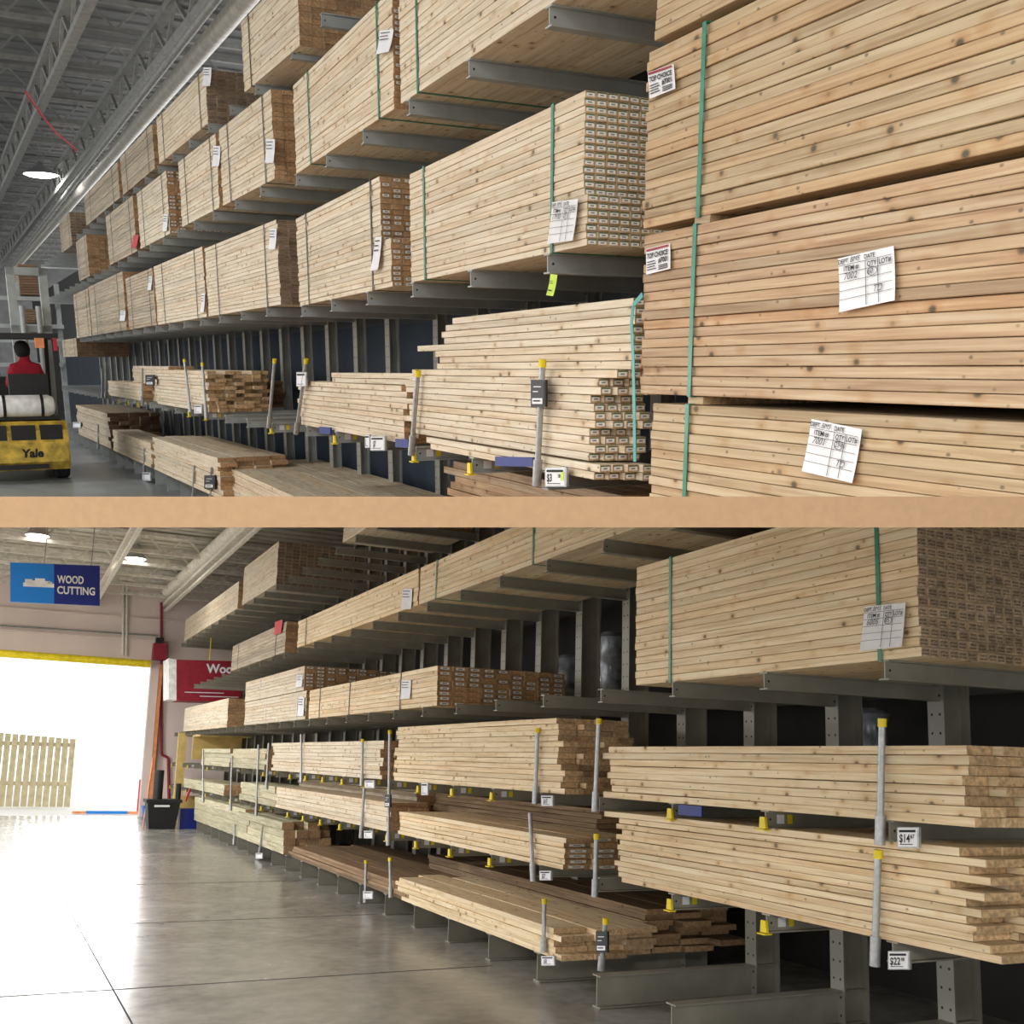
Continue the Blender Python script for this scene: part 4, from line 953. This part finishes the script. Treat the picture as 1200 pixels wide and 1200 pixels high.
S = 23.0; Qr = [onS('L', S, *p) for p in ((207, 773), (283, 775), (283, 823), (207, 821))]
root = empty('hanging_sign', 'L', (Qr[2]+Qr[3])/2)
slab_q(Qr, Vector((0, .9, 0)), 'red2', 'red_panel', root)
Ql = [Qr[0]+Vector((-.16, .0, .02)), Qr[0]+Vector((-.003, 0, 0)), Qr[3]+Vector((-.003, 0, 0)), Qr[3]+Vector((-.16, 0, .02))]
slab_q(Ql, Vector((0, .9, 0)), 'white', 'white_side', root)
write(root, 'L', Qr, Vector((0, -.01, 0)), [('Wood', .45, .30, .22, .5, .03, 0), ('_', .12, .78, .02, .6, 0, 0), ('_', .35, .87, .02, .6, 0, 0)], 'paper')
m = MB(); m.tube(quadmap(Qr, .5, 0), quadmap(Qr, .5, 0)+Vector((0, 0, .5)), .012, 6, mi=0); obj('hanger', m, 'yellow', root, 'L')
tag(root, 'dark red box sign reading Wood at the far end above the racks', 'sign')
# plywood rack end
pT = LT-.02
root = empty('plywood_sheet_stand', 'L', (LT+.5, 23.9, Lfl)); m = MB(); m.box(pT, pT+.55, 24.0, 24.1, G, -.9); m.box(pT-.05, pT+.12, 23.4, 23.5, Lfl, .45); obj('upright_sheet', m, 'plyy', root, 'L')
m = MB(); m.box(pT+.1, pT+1.1, 22.4, 22.45, -.1, .40); m.box(pT+.1, pT+1.1, 21.5, 22.4, .36, .40); obj('sheet', m, 'plyy', root, 'L')
tag(root, 'yellowish plywood sheets standing at the far end of the lower racks', 'plywood')
# black tote with tools
tb = onH('L', Lfl, 188, 971); tx, ty = tb.x, tb.y
root = empty('storage_tote', 'L', (tx, ty, Lfl)); m = MB()
m.hexa([(tx-.24, ty-.2, Lfl), (tx+.24, ty-.2, Lfl), (tx+.24, ty+.2, Lfl), (tx-.24, ty+.2, Lfl), (tx-.30, ty-.25, Lfl+.5), (tx+.30, ty-.25, Lfl+.5), (tx+.30, ty+.25, Lfl+.5), (tx-.30, ty+.25, Lfl+.5)]); obj('bin', m, 'black', root, 'L')
m = MB(); m.box(tx-.33, tx+.33, ty-.28, ty+.28, Lfl+.5, Lfl+.56); obj('lid', m, 'black', root, 'L')
m = MB(); m.box(tx-.18, tx+.1, ty-.29, ty-.282, Lfl+.42, Lfl+.46); obj('label_strip', m, 'paper', root, 'L')
tag(root, 'black lidded storage tote on the floor right of the bright door', 'tote')
m = MB(); m.box(tx+.34, tx+.68, ty-.1, ty+.25, Lfl, Lfl+.38); tag(obj('small_crate', m, 'signblue', None, 'L'), 'dark blue crate beside the black tote', 'crate')
for dx, r, h, mat, lab in ((-.1, .09, .55, 'black', 'black rolled mat standing behind the tote'), (.28, .05, .3, 'black', 'short black roll standing on the right of the tote')):
    m = MB(); m.tube((tx+dx, ty+.0, Lfl+.56), (tx+dx, ty, Lfl+.56+h), r, 12); tag(obj('rolled_mat', m, mat, None, 'L', smooth=True), lab, 'rolled mat')
m = MB(); m.tube((tx-.28, ty+.36, Lfl), (tx-.18, ty+.5, Lfl+1.35), .015, 8); br = obj('broom', m, 'orange', None, 'L'); tag(br, 'orange-handled broom leaning by the tote', 'broom')
m = MB(); m.bar((tx+.5, ty+.5, Lfl+.5), (tx+.62, ty+.5, Lfl+.9), .12, .03); tag(obj('red_dustpan', m, 'redpaper', None, 'L'), 'red plastic dustpan hanging between the tote and the racks', 'dustpan')
# outdoors
m = MB(); m.box(-30, 30, SE, SE+60, Lfl-.14, Lfl-.02); struct(obj('floor', m, 'conc', None, 'L'), 'pale outdoor concrete beyond the door')
root = empty('board_fence', 'L', (0, SE+4, Lfl)); m = MB()
e = onS('L', SE+4, 84, 900); f0 = onS('L', SE+4, -20, 857)
n = 12; x = f0.x
while x < e.x:
    u = (x-f0.x)/(e.x-f0.x); m.box(x, x+.14, SE+4, SE+4.03, Lfl, f0.z-.12*u); x += .17
obj('fence_boards', m, 'fence', root, 'L'); m = MB(); m.box(f0.x, e.x, SE+4.03, SE+4.08, -.9, -.8); m.box(f0.x, e.x, SE+4.03, SE+4.08, 0.1, 0.2); obj('rail', m, 'fence', root, 'L')
tag(root, 'weathered vertical board fence outside the door at left', 'fence')
m = MB(); p = onS('L', SE+1.2, 163, 940); m.tube((p.x, SE+1.2, Lfl), (p.x, SE+1.2, Lfl+.8), .04, 14); tag(obj('safety_post', m, 'redpaper', None, 'L', smooth=True), 'red post just outside the bright door, near its right edge', 'post')
a_ = onH('L', Lfl, 80, 949); m = MB(); m.box(a_.x, a_.x+2.0, SE+.9, SE+1.0, Lfl, Lfl+.06); pl = obj('pallet_jack_forks', m, 'orange', None, 'L'); tag(pl, 'orange and blue long bar lying on the ground at the door threshold', 'bar')
m = MB(); m.box(a_.x+.3, a_.x+1.2, SE+.87, SE+.9, Lfl, Lfl+.07); obj('blue_wrap', m, 'skyblue', pl, 'L')
m = MB(); p = onH('L', Lfl, 165, 952); m.hexa([(p.x-.16, SE-.5, Lfl), (p.x+.16, SE-.5, Lfl), (p.x+.16, SE-.2, Lfl), (p.x-.16, SE-.2, Lfl), (p.x-.2, SE-.55, Lfl+.25), (p.x+.2, SE-.55, Lfl+.25), (p.x+.2, SE-.15, Lfl+.25), (p.x-.2, SE-.15, Lfl+.25)])
bk = obj('blue_bucket', m, 'skyblue', None, 'L'); tag(bk, 'small blue bucket at the door threshold', 'bucket')

# ------------------------------------------------------------------ light, camera
w = bpy.data.worlds.new('sky'); bpy.context.scene.world = w; w.use_nodes = True
bg = w.node_tree.nodes['Background']; bg.inputs[0].default_value = (1, 1, 1, 1); bg.inputs[1].default_value = WORLD = 2.2
sl = bpy.data.lights.new('sun', 'SUN'); sl.energy = .3; sl.angle = math.radians(7); so = bpy.data.objects.new('sun', sl); C.objects.link(so)
gl = onT('L', LT, 600, 700); gl = tof('L', rayc(100, 1035)).normalized(); sd = Vector((gl.x, gl.y, -gl.z))   # low sun outside, shining in through the door
so.rotation_euler = sd.to_track_quat('Z', 'Y').to_euler()
cd = bpy.data.cameras.new('camera'); cam = bpy.data.objects.new('camera', cd); C.objects.link(cam)
cd.sensor_width = 36; cd.sensor_fit = 'HORIZONTAL'; cd.lens = FPX/1200*36; cd.shift_y = (PY-600)/1200; cd.clip_start = .05; cd.clip_end = 300
X, Y, Z = c2w(Vector((1, 0, 0))), c2w(Vector((0, 1, 0))), -c2w(Vector((0, 0, 1)))
cam.matrix_world = Matrix(((X.x, Y.x, Z.x, 0), (X.y, Y.y, Z.y, 0), (X.z, Y.z, Z.z, EYE), (0, 0, 0, 1)))
sc = bpy.context.scene; sc.camera = cam
sc.cycles.max_bounces = 5; sc.cycles.diffuse_bounces = 3; sc.cycles.glossy_bounces = 3; sc.cycles.transmission_bounces = 0
vs = sc.view_settings; vs.view_transform = 'Standard'; vs.look = 'None'; vs.gamma = 1; vs.exposure = 0; vs.use_curve_mapping = False
for o in list(bpy.data.objects):
    if '_b' in o.keys(): del o['_b']
print('OBJECTS', len(bpy.data.objects))
